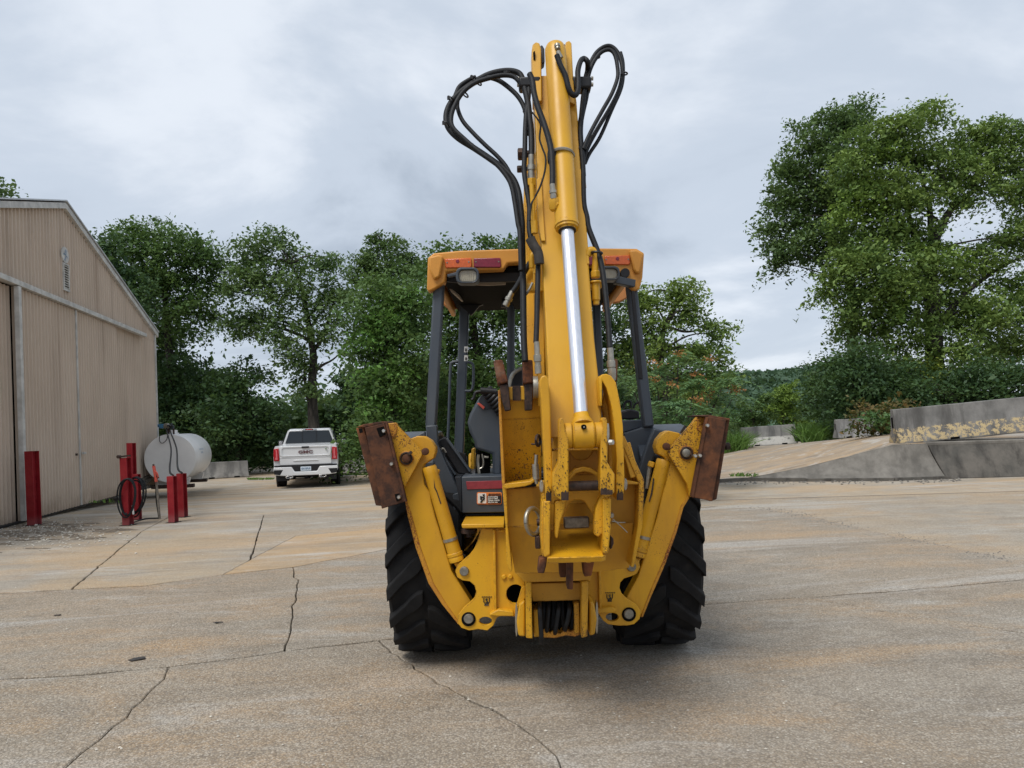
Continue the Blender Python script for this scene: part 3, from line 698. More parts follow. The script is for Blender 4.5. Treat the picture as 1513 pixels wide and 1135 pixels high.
def leaf_geo(cents, size, rng, up=.6, aspect=.55):
    """diamond leaves, slightly folded, at the given centres (n,3)"""
    n = len(cents)
    nrm = rng.normal(size=(n, 3)); nrm[:, 2] = np.abs(nrm[:, 2]) * .8 + up; nrm /= np.linalg.norm(nrm, axis=1)[:, None]
    t = rng.normal(size=(n, 3)); t[:, 2] -= .35; t -= nrm * (t * nrm).sum(1)[:, None]; t /= np.linalg.norm(t, axis=1)[:, None]
    w = np.cross(nrm, t); s = (size * np.clip(rng.lognormal(0, .36, n), .45, 2.2))[:, None]
    a = cents - t * s * .5; c = cents + t * s * .5 - nrm * s * .08
    mid = cents - t * s * .05 + nrm * s * .05
    l = mid + w * s * aspect * .5; r = mid - w * s * aspect * .5
    return np.stack([a, l, c, r], 1).reshape(-1, 3)
def quads_obj(name, V, mat, parent, at):
    n = len(V) // 4
    me = bpy.data.meshes.new(name); me.vertices.add(4 * n); me.vertices.foreach_set('co', (V - np.array(at)).astype(np.float32).ravel())
    me.loops.add(4 * n); me.loops.foreach_set('vertex_index', np.arange(4 * n, dtype=np.int32))
    me.polygons.add(n); me.polygons.foreach_set('loop_start', np.arange(0, 4 * n, 4, dtype=np.int32))
    me.update(); me.validate(); me.materials.append(mat)
    o = bpy.data.objects.new(name, me); COL.objects.link(o)
    if parent: o.parent = parent; o.location = (0, 0, 0)
    else: o.location = at
    OFF[o] = Vector(at); return o
def crown_points(lobes, Y, rng, dens, spread=1.0, cl=.30, per=26, flat=.75, hollow=.45):
    """clusters of leaf centres through the lobes (px, py, r[, ry]); each lobe keeps its own depth"""
    out_ = []
    for q in lobes:
        px, py, r = q[:3]; ry = q[3] if len(q) > 3 else r
        c = np.array(P(px, py, Y + rng.uniform(-1, 1) * 1.1 * spread * (r / 35)))
        sx = r * Y / FPX; sz = ry * Y / FPX
        n = max(4, int(dens * (sx * sz) * 15))
        d = rng.normal(size=(n, 3)); d /= np.linalg.norm(d, axis=1)[:, None]
        rad = rng.uniform(hollow, 1.0, n) ** .6
        ph = rng.uniform(0, 6.28, 3); wob = 1 + .26 * np.sin(3 * d[:, 0] + ph[0]) * np.sin(4 * d[:, 2] + ph[1]) + .18 * np.sin(7 * d[:, 1] + 5 * d[:, 2] + ph[2])
        p = c + d * (rad * wob)[:, None] * np.array([sx, sx, sz])
        sc = rng.uniform(.55, 1.45, n)                      # sprays of unequal size
        m = (rng.poisson(per, n) * sc ** 2).astype(int) + 4
        idx = np.repeat(np.arange(n), m)
        off = np.clip(rng.normal(size=(len(idx), 3)), -1.7, 1.7) * cl * sc[idx][:, None] * np.array([1, 1, .42])
        # each spray droops outward from its centre and leans with its own tilt
        tilt = rng.normal(size=(n, 2)) * .35
        off[:, 2] += off[:, 0] * tilt[idx, 0] + off[:, 1] * tilt[idx, 1] - (off[:, 0] ** 2 + off[:, 1] ** 2) * .35
        out_.append(p[idx] + off)
    return np.concatenate(out_)
def tree(name, label, Y, base_px, lobes, mat, leaf=.2, dens=1.0, trunk=(), seed=0, group='trees round the yard', cat='tree', cl=.40, per=135, extra=(), hollow=.45, zb=None, spread=1.0, flat=.75):
    rng = np.random.default_rng(seed)
    bx = P(base_px, 640, Y).x; z0 = gz(bx, Y) - .25 if zb is None else zb
    root = thing(name, label, cat, (bx, Y, z0), 0, group)
    thin = .35 if name in ('sapling', 'rust_tinted_bush') else 1.0
    leaf *= .74
    V = leaf_geo(crown_points(lobes, Y, rng, dens, spread, cl, per, flat, hollow), leaf, rng)
    quads_obj('crown', V, LF[mat], root, (bx, Y, z0))
    for lb, mt in extra:
        V = leaf_geo(crown_points(lb, Y - .6, rng, dens, .5, cl, per, flat, hollow), leaf, rng)
        quads_obj('crown_patch', V, LF[mt], root, (bx, Y, z0))['kind'] = 'stuff'
    first = True
    m = M()
    if not trunk:
        top = min(q[1] for q in lobes); cxm = sum(q[0] for q in lobes) / len(lobes)
        trunk = [([(base_px, None), ((base_px + cxm) / 2, (top + 640) / 2 + 30), (cxm, top + 40)], (.20 * thin), .05 * thin)]
    for pts, r0, r1 in trunk:
        pp = [Vector((bx, Y, z0)) if q[1] is None else P(q[0], q[1], Y + (q[2] if len(q) > 2 else 0)) for q in pts]
        sp = spline(pp, 5) if len(pp) > 2 else pp
        sp = [p + Vector((mnoise.noise(p * .8), mnoise.noise(p * .8 + Vector((9, 0, 0))), 0)) * .10 for p in sp]
        mm = M(); mm.tube(sp, [r0 + (r1 - r0) * i / (len(sp) - 1) for i in range(len(sp))], 8)
        emit('trunk' if first else 'branch', mm, MT['bark'], root); first = False
    # thin limbs reaching into the lobes
    mm = M(); sp0 = [P(q[0], q[1], Y) if q[1] is not None else Vector((bx, Y, z0)) for q in trunk[0][0]]
    for q in lobes[::2]:
        e_ = P(q[0], q[1], Y); near_ = min(sp0[1:], key=lambda p: (p - e_).length + max(0, p.z - e_.z) * 2)
        md = near_.lerp(e_, .5) + Vector((0, rng.uniform(-.5, .5), .25))
        mm.tube(spline([near_, md, e_], 4), .055, 5, False, .012)
    emit('twigs', mm, MT['bark'], root)['kind'] = 'stuff'
    return root

# --- far wooded hill
rng = np.random.default_rng(5)
hx = lin(-20, 200, 40); hy = lin(120, 330, 18)
def hill_z(x, y): 
    base = -3 + 18.0 * S(125, 215, y) * (1 - S(95, 160, x)) * (.92 + .08 * math.sin(x * .06 + 1.2))
    return base
m = M(); n = len(hx)
m.add([(x, y, hill_z(x, y) - 3) for y in hy for x in hx], [(j * n + i, j * n + i + 1, (j + 1) * n + i + 1, (j + 1) * n + i) for j in range(len(hy) - 1) for i in range(n - 1)], True)
o = emit('hill', m, MT['earth']); o['kind'] = 'structure'
cs = []
for i in range(900):
    y = rng.uniform(120, 222); x = rng.uniform(.17 * y, .52 * y)
    r = rng.uniform(2.2, 4.2); c0 = np.array([x, y, hill_z(x, y) + .2 * r - 2.5])
    d = rng.normal(size=(130, 3)); d[:, 2] = np.abs(d[:, 2]); d /= np.linalg.norm(d, axis=1)[:, None]
    cs.append(c0 + d * (rng.uniform(.82, 1.05, 130) * r)[:, None] * np.array([1, 1, .95]))
V = leaf_geo(np.concatenate(cs), 1.25, rng, .3, .7)
o = quads_obj('wooded_hillside', V, LF['hill'], None, (60, 170, 0)); o['kind'] = 'stuff'; o['label'] = 'distant wooded hillside seen between the trees'

# --- dark wood behind everything, low, so that sky still shows between the crowns
cs = []; 
for i in range(520):
    px = rng.uniform(-60, 1640); Y = rng.uniform(40, 52)
    if 1060 < px < 1235: continue
    top = 640 - rng.uniform(12, 62) - (60 if 500 < px < 1000 else 0) * rng.uniform(0, 1) - (50 if px < 330 else 0) * rng.uniform(0, 1)
    c0 = np.array(P(px, top + 20, Y)); n_ = 200
    d = rng.normal(size=(n_, 3)); d /= np.linalg.norm(d, axis=1)[:, None]
    cs.append(c0 + d * (rng.uniform(.3, 1, n_) * rng.uniform(.9, 1.6))[:, None] * np.array([1.2, 1, 1.1]) + np.array([0, 0, -.4]))
    for q in range(2):
        c1 = np.array([c0[0], Y, rng.uniform(-1, max(0, c0[2]))]); d = rng.normal(size=(90, 3))
        cs.append(c1 + d * np.array([.9, .6, .8]))
V = leaf_geo(np.concatenate(cs), .34, rng, .3, .6)
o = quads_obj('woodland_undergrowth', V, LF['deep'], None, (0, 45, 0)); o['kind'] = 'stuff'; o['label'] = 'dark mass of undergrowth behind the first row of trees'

tree('broadleaf_tree', 'small tree tip peeking over the shed roof at far left', 34, -10, [(-14, 280, 7), (-24, 290, 10), (-40, 295, 18)], 'oak_dark', .22, 1.0, [([(-10, None), (-8, 400), (0, 280)], .15, .03)], 1)
tree('broadleaf_tree', 'dark tree rising just behind the sloping shed roof', 31, 150, [(138, 352, 18), (150, 378, 26), (165, 412, 28), (188, 408, 20), (130, 395, 28), (180, 450, 28), (205, 470, 24)], 'deep', .22, 1.0, (), 2)
tree('broadleaf_tree', 'broad dark green tree with spreading crown right of the shed', 34, 250,
     [(196, 352, 24), (225, 342, 22), (255, 348, 24), (284, 370, 24), (305, 392, 22), (215, 385, 30), (255, 395, 32), (293, 425, 24), (200, 428, 28), (245, 445, 34), (285, 462, 20), (322, 425, 15), (230, 485, 30), (275, 490, 14), (325, 395, 14), (312, 462, 10)],
     'mid', .20, 1.15, [([(250, None), (252, 560), (246, 480), (240, 420), (232, 370)], .26, .05), ([(247, 480), (275, 430), (300, 400)], .10, .03), ([(246, 470), (222, 430), (210, 390)], .09, .03)], 3)
tree('broadleaf_tree', 'dense dark tree standing behind the white fuel tank', 34.5, 275,
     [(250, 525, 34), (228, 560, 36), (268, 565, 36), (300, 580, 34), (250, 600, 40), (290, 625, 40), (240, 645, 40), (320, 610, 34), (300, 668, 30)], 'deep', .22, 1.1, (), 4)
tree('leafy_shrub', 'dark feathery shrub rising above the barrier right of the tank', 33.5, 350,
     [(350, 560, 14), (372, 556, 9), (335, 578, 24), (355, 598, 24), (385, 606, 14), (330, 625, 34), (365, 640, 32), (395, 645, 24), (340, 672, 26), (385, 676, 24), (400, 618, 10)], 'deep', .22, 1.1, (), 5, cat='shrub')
tree('broadleaf_tree', 'airy open tree with bare lower trunk above the pickup', 33, 468,
     [(350, 402, 14), (344, 426, 10), (362, 386, 13), (372, 366, 15), (395, 356, 17), (420, 362, 16), (438, 382, 17), (378, 392, 20), (405, 396, 24), (432, 412, 22), (372, 422, 16), (398, 428, 18), (357, 470, 12), (380, 462, 13), (403, 468, 17), (425, 446, 20), (450, 452, 20), (478, 398, 14), (492, 386, 10), (498, 415, 16), (472, 428, 20), (502, 445, 16), (478, 466, 20), (448, 486, 18), (420, 500, 12), (365, 488, 9), (437, 530, 12), (448, 552, 12), (455, 578, 10), (492, 490, 14), (340, 478, 8)],
     'oak_dark', .20, .52, [([(468, None), (466, 640), (462, 590), (462, 540), (456, 490), (446, 430), (430, 390)], .30, .05), ([(463, 552), (476, 540), (492, 532), (508, 518)], .08, .02), ([(460, 520), (480, 490), (496, 440)], .10, .03), ([(458, 505), (425, 488), (390, 482), (362, 500)], .09, .02), ([(464, 620), (452, 570), (448, 530)], .10, .04)], 6, cl=.34)
tree('broadleaf_tree', 'slender taller tree poking up behind the vine covered one', 37, 580,
     [(553, 352, 9), (562, 368, 16), (585, 362, 15), (598, 375, 13), (606, 392, 13), (540, 398, 11), (575, 388, 18), (545, 380, 9), (612, 402, 10), (530, 410, 10), (560, 410, 20), (590, 412, 22)], 'oak_dark', .21, 1.0, [([(580, None), (578, 500), (574, 420), (568, 365)], .16, .04)], 7, cl=.33)
tree('vine_covered_tree', 'tall tree smothered in bright green vines left of the cab', 27, 580,
     [(545, 440, 26), (580, 424, 28), (612, 430, 24), (535, 478, 26), (570, 468, 36), (608, 470, 32), (560, 515, 36), (600, 520, 36), (532, 525, 26), (575, 565, 36), (612, 575, 30), (545, 570, 26), (565, 612, 30), (600, 620, 34), (540, 630, 24), (525, 655, 24), (570, 655, 34), (615, 655, 30)],
     'mid', .19, 1.15, (), 8, extra=[([(560, 445, 18), (575, 485, 16), (592, 545, 18), (556, 500, 14), (560, 550, 14), (568, 590, 12), (600, 440, 14)], 'vine')])
tree('broadleaf_tree', 'tree with dense dark crown behind the left half of the cab', 30, 705,
     [(658, 372, 10), (668, 388, 20), (640, 400, 20), (720, 362, 10), (735, 375, 20), (760, 372, 18), (700, 398, 22), (765, 395, 24), (655, 430, 30), (700, 440, 34), (745, 440, 34), (640, 470, 28), (685, 490, 36), (735, 490, 36), (660, 540, 36), (710, 550, 36), (755, 545, 34), (640, 590, 30), (690, 600, 36), (740, 610, 36), (660, 650, 34), (720, 660, 34)], 'mid', .20, 1.0, [([(705, None), (705, 560), (700, 470), (698, 400)], .25, .06)], 9)
tree('broadleaf_tree', 'dark tree hidden mostly behind the raised boom', 31, 850,
     [(800, 420, 26), (840, 410, 26), (880, 432, 22), (810, 470, 34), (860, 480, 34), (900, 490, 24), (830, 540, 36), (880, 550, 34), (800, 590, 34), (860, 610, 36), (905, 600, 26)], 'deep', .21, 1.0, (), 10)
tree('broadleaf_tree', 'rounded oak with a sky gap in its crown right of the cab', 31, 985,
     [(1008, 424, 13), (996, 440, 16), (1026, 444, 17), (980, 462, 20), (1010, 462, 16), (1042, 470, 20), (1056, 492, 18), (960, 478, 18), (965, 505, 22), (1040, 510, 16), (1062, 518, 18), (985, 528, 22), (1012, 530, 14), (945, 530, 28), (1035, 540, 26), (1072, 545, 16), (1000, 560, 30), (1050, 575, 26), (948, 434, 9), (938, 452, 11), (955, 446, 8), (930, 480, 18), (925, 520, 26)], 'oak', .19, 1.0,
     [([(985, None), (985, 580), (975, 520), (985, 480), (1005, 440)], .22, .05), ([(985, 482), (1010, 490), (1035, 488)], .07, .03), ([(978, 515), (950, 480), (940, 450)], .07, .02)], 11, cl=.33)
# big oak on the right
tree('oak_tree', 'huge spreading oak towering over the right side', 34, 1378,
     [(1275, 212, 26), (1305, 196, 24), (1335, 182, 22), (1360, 165, 18), (1368, 182, 16), (1262, 262, 26), (1292, 252, 34), (1332, 236, 34), (1362, 222, 22), (1278, 300, 26), (1318, 300, 36), (1354, 282, 24),
      (1398, 226, 20), (1420, 210, 24), (1448, 200, 22), (1478, 192, 22), (1505, 200, 24), (1412, 254, 24), (1448, 244, 30), (1488, 238, 30), (1520, 250, 28), (1388, 272, 18), (1412, 290, 22), (1470, 278, 20), (1508, 285, 20), (1540, 300, 30),
      (1262, 352, 26), (1298, 350, 34), (1336, 344, 30), (1372, 350, 24), (1238, 390, 24), (1272, 396, 34), (1318, 396, 36), (1362, 392, 32), (1232, 430, 18), (1252, 440, 28), (1296, 446, 36), (1342, 446, 34), (1392, 428, 30), (1432, 402, 30), (1468, 372, 28), (1500, 352, 28), (1535, 360, 30),
      (1250, 474, 20), (1278, 488, 30), (1320, 496, 36), (1368, 478, 20), (1415, 470, 30), (1460, 452, 34), (1502, 430, 32), (1540, 420, 34), (1440, 512, 34), (1490, 500, 36), (1530, 490, 36), (1400, 530, 28), (1350, 540, 26)],
     'oak', .21, 1.05,
     [([(1378, None), (1380, 560), (1379, 480), (1374, 420), (1378, 368), (1392, 330), (1415, 300), (1440, 280)], .48, .07), ([(1375, 420), (1352, 350), (1336, 300), (1320, 255)], .17, .05), ([(1378, 370), (1370, 300), (1362, 262), (1348, 225)], .15, .04), ([(1380, 490), (1420, 440), (1470, 400), (1510, 380)], .16, .05), ([(1376, 440), (1330, 400), (1280, 380)], .13, .04)],
     12, cl=.40, extra=[([(1255, 290, 16), (1280, 270, 14), (1245, 315, 12), (1290, 310, 12), (1352, 372, 14), (1330, 455, 14), (1400, 380, 12), (1310, 225, 14)], 'lime'), ([(1380, 548, 20), (1392, 566, 12), (1365, 570, 10)], 'yellowish')])
tree('oak_tree', 'dark leaning oak on the left flank of the huge one', 36.5, 1260,
     [(1262, 162, 17), (1250, 178, 20), (1222, 182, 20), (1192, 192, 18), (1276, 182, 16), (1205, 215, 22), (1236, 215, 26), (1172, 228, 16), (1158, 250, 14), (1185, 250, 24), (1222, 252, 28), (1150, 282, 15), (1175, 288, 24), (1212, 292, 26), (1240, 300, 20), (1145, 312, 12), (1168, 322, 20), (1200, 330, 24), (1135, 338, 10), (1152, 348, 14), (1185, 356, 20), (1215, 360, 22), (1142, 366, 10), (1160, 376, 12), (1150, 388, 7), (1198, 384, 14), (1232, 345, 20)],
     'oak_dark', .22, 1.15, [([(1260, None), (1262, 520), (1258, 420), (1248, 340), (1235, 270), (1240, 210)], .34, .06), ([(1256, 410), (1220, 350), (1180, 330)], .12, .03), ([(1248, 340), (1215, 290), (1190, 250)], .12, .03)], 13, cl=.40)
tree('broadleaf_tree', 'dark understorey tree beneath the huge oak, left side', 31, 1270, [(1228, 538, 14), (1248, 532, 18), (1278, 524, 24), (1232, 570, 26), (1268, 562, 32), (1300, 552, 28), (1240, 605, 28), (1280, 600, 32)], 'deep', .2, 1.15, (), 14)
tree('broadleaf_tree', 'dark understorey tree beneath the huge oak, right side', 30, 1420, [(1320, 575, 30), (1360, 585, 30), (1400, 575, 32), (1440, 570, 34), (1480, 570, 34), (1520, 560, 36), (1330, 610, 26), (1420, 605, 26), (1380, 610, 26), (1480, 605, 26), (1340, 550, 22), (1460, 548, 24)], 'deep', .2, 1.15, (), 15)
for i, (lb, px, lab) in enumerate([
    ([(1104, 606, 16), (1120, 588, 14), (1112, 628, 18), (1095, 630, 12), (1130, 612, 16)], 1110, 'dull green sapling nearest the grey far barrier'),
    ([(1152, 592, 16), (1165, 578, 10), (1170, 600, 18), (1148, 612, 16), (1175, 622, 16), (1138, 600, 9)], 1160, 'bright lime green sapling between the far barriers'),
    ([(1198, 562, 12), (1206, 582, 18), (1192, 600, 18), (1220, 600, 20), (1205, 622, 16), (1232, 580, 12)], 1205, 'taller green sapling just left of the dark understorey')]):
    tree('sapling', lab, 35 + i, px, lb, ('mid', 'lime', 'mid')[i], .16, 1.3, (), 20 + i, group='saplings by the far barriers', cl=.20)
tree('rust_tinted_bush', 'bush with reddish orange leaves beside the dock barrier', 22.5, 1298, [(1265, 614, 8), (1280, 603, 9), (1298, 612, 10), (1315, 600, 9), (1300, 628, 10), (1322, 612, 9), (1270, 628, 8), (1335, 597, 6), (1312, 625, 9)], 'redbush', .15, .9, (), 25, cat='bush', cl=.16, zb=.7, group=None, per=26, extra=[([(1300, 622, 9), (1285, 615, 8), (1316, 612, 8)], 'sumac')])

# --- sumac: pinnate fronds and orange seed heads
def sumac(label, Y, base_px, lobes, heads, seed, dens):
    rng = np.random.default_rng(seed); bx = P(base_px, 640, Y).x; z0 = 0.0
    root = thing('sumac_tree', label, 'tree', (bx, Y, z0), 0, 'sumac trees behind the right stabilizer'); cs = []; T = []; N = []
    for px, py, r in lobes:
        c = np.array(P(px, py, Y + rng.uniform(-.7, .7))); s = r * Y / FPX; n = int(dens * s * s * 60) + 6
        for k in range(n):
            d = rng.normal(size=3); d[2] = abs(d[2]) * .8; d /= np.linalg.norm(d); st = c + d * s * rng.uniform(.35, .95)
            az = rng.uniform(0, 6.28); h = np.array([math.cos(az), math.sin(az), 0]); L = rng.uniform(.35, .62)
            for j in range(11):
                t = j / 10; p = st + h * L * t + np.array([0, 0, .12 * t - .30 * t * t])
                sd_ = np.array([-h[1], h[0], 0])
                for q in (-1, 1):
                    tt = sd_ * q * .8 + h * .45 + np.array([0, 0, -.28]) + rng.normal(size=3) * .12; tt /= np.linalg.norm(tt)
                    T.append(tt); cs.append(p + tt * .065); nn = np.array([0, 0, 1.0]) + rng.normal(size=3) * .25; N.append(nn)
    cs = np.array(cs); T = np.array(T); N = np.array(N); N -= T * (N * T).sum(1)[:, None]; N /= np.linalg.norm(N, axis=1)[:, None]
    w = np.cross(N, T); s = (.135 * rng.uniform(.75, 1.2, len(cs)))[:, None]
    V = np.stack([cs - T * s * .5, cs + w * s * .17, cs + T * s * .5, cs - w * s * .17], 1).reshape(-1, 3)
    quads_obj('crown', V, LF['sumac'], root, (bx, Y, z0))
    hc = []
    for px, py in (heads[::2] or heads):
        c = np.array(P(px, py, Y - .35)); n = 42
        d = rng.normal(size=(n, 3)); hc.append(c + d * np.array([.085, .085, .045]))
    quads_obj('seed_heads', leaf_geo(np.concatenate(hc), .055, rng), LF['flower'], root, (bx, Y, z0))['kind'] = 'stuff'
    m = M()
    for px, py, r in lobes:
        e_ = P(px, py, Y); m.tube(spline([Vector((bx, Y, z0)), Vector(((bx + e_.x) / 2, Y + .2, e_.z * .45)), e_], 4), .035, 5, False, .012)
    emit('stems', m, MT['bark'], root)
sumac('sumac tree with orange seed heads behind the right cab post', 17, 1000,
      [(968, 552, 20), (1002, 535, 22), (1040, 548, 24), (1068, 570, 22), (985, 575, 26), (1025, 575, 28), (950, 575, 24), (930, 560, 18), (1055, 598, 24), (1082, 590, 14), (1000, 600, 24), (960, 602, 20), (1030, 615, 22), (1080, 615, 16), (1060, 632, 20)],
      [(1004, 522), (1022, 540), (1050, 531), (1066, 563), (1082, 575), (990, 541), (966, 536), (972, 528), (945, 540), (932, 560), (993, 568), (1010, 563), (1024, 553), (1035, 592), (1048, 583), (1012, 550), (965, 560), (1068, 580), (1092, 577), (980, 530), (1040, 567)], 31, 1.2)
sumac('low dark green sumac without seed heads above the right fender', 14.5, 990,
      [(985, 602, 16), (1008, 600, 18), (968, 612, 14), (1000, 618, 20), (1025, 608, 14), (980, 628, 18), (1015, 630, 18), (965, 640, 16)], [(1034, 592)], 32, 1.3)

# --- weeds
def weeds(label, regs, seed, hgt):
    rng = np.random.default_rng(seed); V = []
    for x0, x1, y, Y, n in regs:
        for k in range(n):
            b0 = np.array(P(rng.uniform(x0, x1), y, Y + rng.uniform(-.8, .8))); h = hgt * rng.uniform(.5, 1.2)
            d = rng.normal(size=3) * .38; d[2] = 1; d /= np.linalg.norm(d); sdv = np.cross(d, rng.normal(size=3)); sdv /= np.linalg.norm(sdv); w = .018
            mid = b0 + d * h * .6; tip_ = b0 + d * h + np.array([d[0], d[1], -.25]) * h * .45
            V += [b0 - sdv * w, b0 + sdv * w, mid + sdv * w * .9, mid - sdv * w * .9, mid - sdv * w * .9, mid + sdv * w * .9, tip_ + sdv * .003, tip_ - sdv * .003]
    V = np.array(V); at = V.mean(0); at[2] = 0
    o = quads_obj('tall_weeds', V, LF['weed'], None, tuple(at)); o['kind'] = 'stuff'; o['label'] = label
weeds('tall bright green weeds between the far barriers', [(1174, 1238, 652, 32, 1500), (1185, 1215, 655, 31, 500)], 41, .85)
weeds('tall green weeds left of the streaked far barrier', [(1068, 1100, 672, 31, 700)], 42, 1.05)
weeds('thin grass along the kerb and behind the pickup', [(1080, 1120, 704, 17.2, 60), (504, 545, 702, 29.5, 260), (366, 405, 709, 30, 420), (125, 185, 743, 16, 22)], 43, .10)
# ================================================================== BACKHOE LOADER
XC, YC, TR = .185, 5.46, .705
bh = thing('backhoe_loader', 'big yellow backhoe loader seen from behind with boom folded upright and bucket curled', 'backhoe loader', (XC, YC, 0))
Yl, Yd_, Yc_, Yw, Yr, Yx = (MT[k] for k in ('yellow', 'yellow_dirty', 'yellow_clean', 'yellow_worn', 'yellow_rusty', 'yellow_worn'))
def part(name, m, mat, bevel=.004, parent=None, label=None, **k): return emit(name, m, mat, parent or bh, bevel, None, label, **k)
def Q(px, Y): return [P(x, y, Y) for x, y in px]
def pin(name, x, y, Y, rpx, L, mat, parent=None, ax=(0, 1, 0), **k):
    m = M(); c = P(x, y, Y); r = rpx * Y / FPX; a = Vector(ax).normalized(); m.lathe(c - a * .0, a, [(0, r * .85), (.006, r), (L, r)], 22)
    return part(name, m, mat, 0, parent, **k)

def ragged(x0, x1, y_low, y_top, amp, seed):
    """outline of a worn lower end: straight below, torn above"""
    r_ = random.Random(seed); n = 9
    return [(x0 + (x1 - x0) * i / n, y_top + amp * r_.uniform(-1, 1) + (amp * .8 if i in (0, n) else 0)) for i in range(n + 1)] + [(x1 - .3, y_low), (x0 + .3, y_low)]
def flecks(n, x0, x1, y0, y1, Y, seed, mat, parent):
    r_ = random.Random(seed); m = M()
    for i in range(n):
        x, y = r_.uniform(x0, x1), y1 - (y1 - y0) * r_.random() ** 1.8; s = r_.uniform(.25, 1.1)
        m.slab([(x + s * r_.uniform(.5, 1.2) * math.cos(a), y + 1.5 * s * r_.uniform(.5, 1.2) * math.sin(a)) for a in [k * math.pi / 3 for k in range(6)]], Y, .003)
    o_ = part('paint_chips', m, mat, 0, parent); o_['kind'] = 'stuff'; return o_
# ---------------- wheels
def make_tyre(cx, cy, rad, w, lug_n, name, hub=True, lugs=True):
    k = rad / .705
    c = Vector((cx, cy, rad))
    prof = [(-.17, .33), (-.215, .36), (-.25, .46), (-.257, .56), (-.25, .625), (-.225, .655), (-.12, .668), (0, .672), (.12, .668), (.225, .655), (.25, .625), (.257, .56), (.25, .46), (.215, .36), (.17, .33)]
    ws = w / .514
    m = M(); m.lathe(c, (1, 0, 0), [(a * ws, r * k) for a, r in prof], 56)
    ty = emit(name, m, MT['tyre'], bh, 0, at=c)
    m = M(); m.lathe(c + Vector((-.15 * ws, 0, 0)), (1, 0, 0), [(0, .30 * k), (.02, .33 * k), (.06, .31 * k), (.10, .2 * k), (.2 * ws, .2 * k), (.24 * ws, .31 * k), (.28 * ws, .33 * k), (.30 * ws, .30 * k)], 30)
    emit('rim', m, MT['yellow_clean'], ty, 0, at=c)
    if not lugs: return ty
    # one curved lug per side, then copies share the mesh
    def lug_mesh(side):
        m = M(); T = [0, .16, .34, .52, .7, .86, 1.0]; vs = []
        for t in T:
            x = side * (.012 + (.250 - .012) * t) * ws
            ang = (-.21 * t - .10 * t * t) * (.705 / rad) + .05
            half = .050 * (1.0 + .40 * math.sin(min(1, t * 2.2) * math.pi) + .10 * t) / rad
            rs = (.668 - .018 * max(0, t - .55) - .05 * max(0, t - .86)) * k
            for da, rr in ((-half, rs - .012), (-half * .80, rs + .034), (half * .80, rs + .034), (half, rs - .012)):
                a = ang + da
                vs.append(Vector((x, -math.cos(a) * rr, math.sin(a) * rr)))
        # ends rounded by pulling in
        n = len(T); fs = [(i * 4 + q, i * 4 + q + 1, (i + 1) * 4 + q + 1, (i + 1) * 4 + q) for i in range(n - 1) for q in range(3)]
        fs += [(0, 1, 2, 3), tuple((n - 1) * 4 + q for q in (3, 2, 1, 0))]
        # outer face runs down the shoulder
        x = side * .253 * ws; a0 = (-.31) * (.705 / rad) + .05; hh = .062 / rad
        base = [Vector((x, -math.cos(a0 + d) * r_, math.sin(a0 + d) * r_)) for d, r_ in ((-hh - .04, .585 * k), (hh - .06, .585 * k))]
        b0 = len(vs); vs += base; e0 = (n - 1) * 4
        fs += [(e0 + 1, e0 + 2, b0 + 1, b0), (e0 + 0, e0 + 1, b0), (e0 + 2, e0 + 3, b0 + 1)]
        m.add([c + v for v in vs], fs); return m
    for side in (-1, 1):
        first = None
        for i in range(lug_n):
            ang = 2 * math.pi * (i + (.5 if side > 0 else 0)) / lug_n
            if first is None:
                lo = emit('tread_lug', lug_mesh(side), MT['tyre'], ty, .012, at=c); first = lo
            else:
                lo = first.copy(); COL.objects.link(lo); lo.parent = ty
            lo.rotation_euler = (ang, 0, 0)
    return ty
make_tyre(XC - .768, YC, TR, .50, 19, 'rear_tyre')
make_tyre(XC + .768, YC, TR, .50, 19, 'rear_tyre')
for s in (-1, 1): make_tyre(XC + s * .80, YC + 2.15, .42, .32, 17, 'front_tyre')

# ---------------- chassis, bonnet, loader
m = M(); m.box((XC, YC + 1.0, .72), (.62, 3.4, .42)); m.box((XC, YC + 1.1, .48), (1.0, 3.0, .3)); part('chassis', m, MT['void'], .02)  # wide lower box is added to darken the ground underneath
m = M(); m.cyl((XC - .55, YC, TR), (XC + .55, YC, TR), .13); m.lathe((XC - .2, YC, TR), (1, 0, 0), [(0, .16), (.08, .24), (.32, .24), (.4, .16)]); part('rear_axle', m, MT['yellow_dirty'], 0)
m = M(); m.beam((XC - .65, YC + 2.15, .42), (XC + .65, YC + 2.15, .42), .18, .16); part('front_axle', m, MT['slate_dark'], .02)
m = M(); m.prism([(XC - .36, YC + 1.5, .95), (XC + .36, YC + 1.5, .95), (XC + .36, YC + 1.5, 1.42), (XC + .28, YC + 1.5, 1.5), (XC - .28, YC + 1.5, 1.5), (XC - .36, YC + 1.5, 1.42)], (0, 1.5, 0)); part('engine_hood', m, Yc_, .03)
for s in (-1, 1):
    m = M(); m.beam((XC + s * .52, YC + 1.3, 1.25), (XC + s * .58, YC + 2.3, 1.05), .12, .2); m.beam((XC + s * .58, YC + 2.3, 1.05), (XC + s * .60, YC + 3.25, .4), .12, .18); part('loader_arm', m, Yc_, .02)
m = M(); pr = [(YC + 3.35, .55), (YC + 3.25, .15), (YC + 3.4, .04), (YC + 4.1, .04), (YC + 4.1, .06), (YC + 3.45, .10), (YC + 3.36, .2), (YC + 3.45, .9), (YC + 3.4, .92)]
m.prism([(XC - .98, y, z) for y, z in pr], (1.96, 0, 0)); part('loader_bucket', m, Yd_, .01)
m = M(); m.beam(P(690, 700, 5.3), P(925, 694, 5.3), .5, .04); m.box((XC, YC + .55, 1.17), (1.0, 1.6, .06)); part('cab_floor', m, MT['slate_dark'], .01)

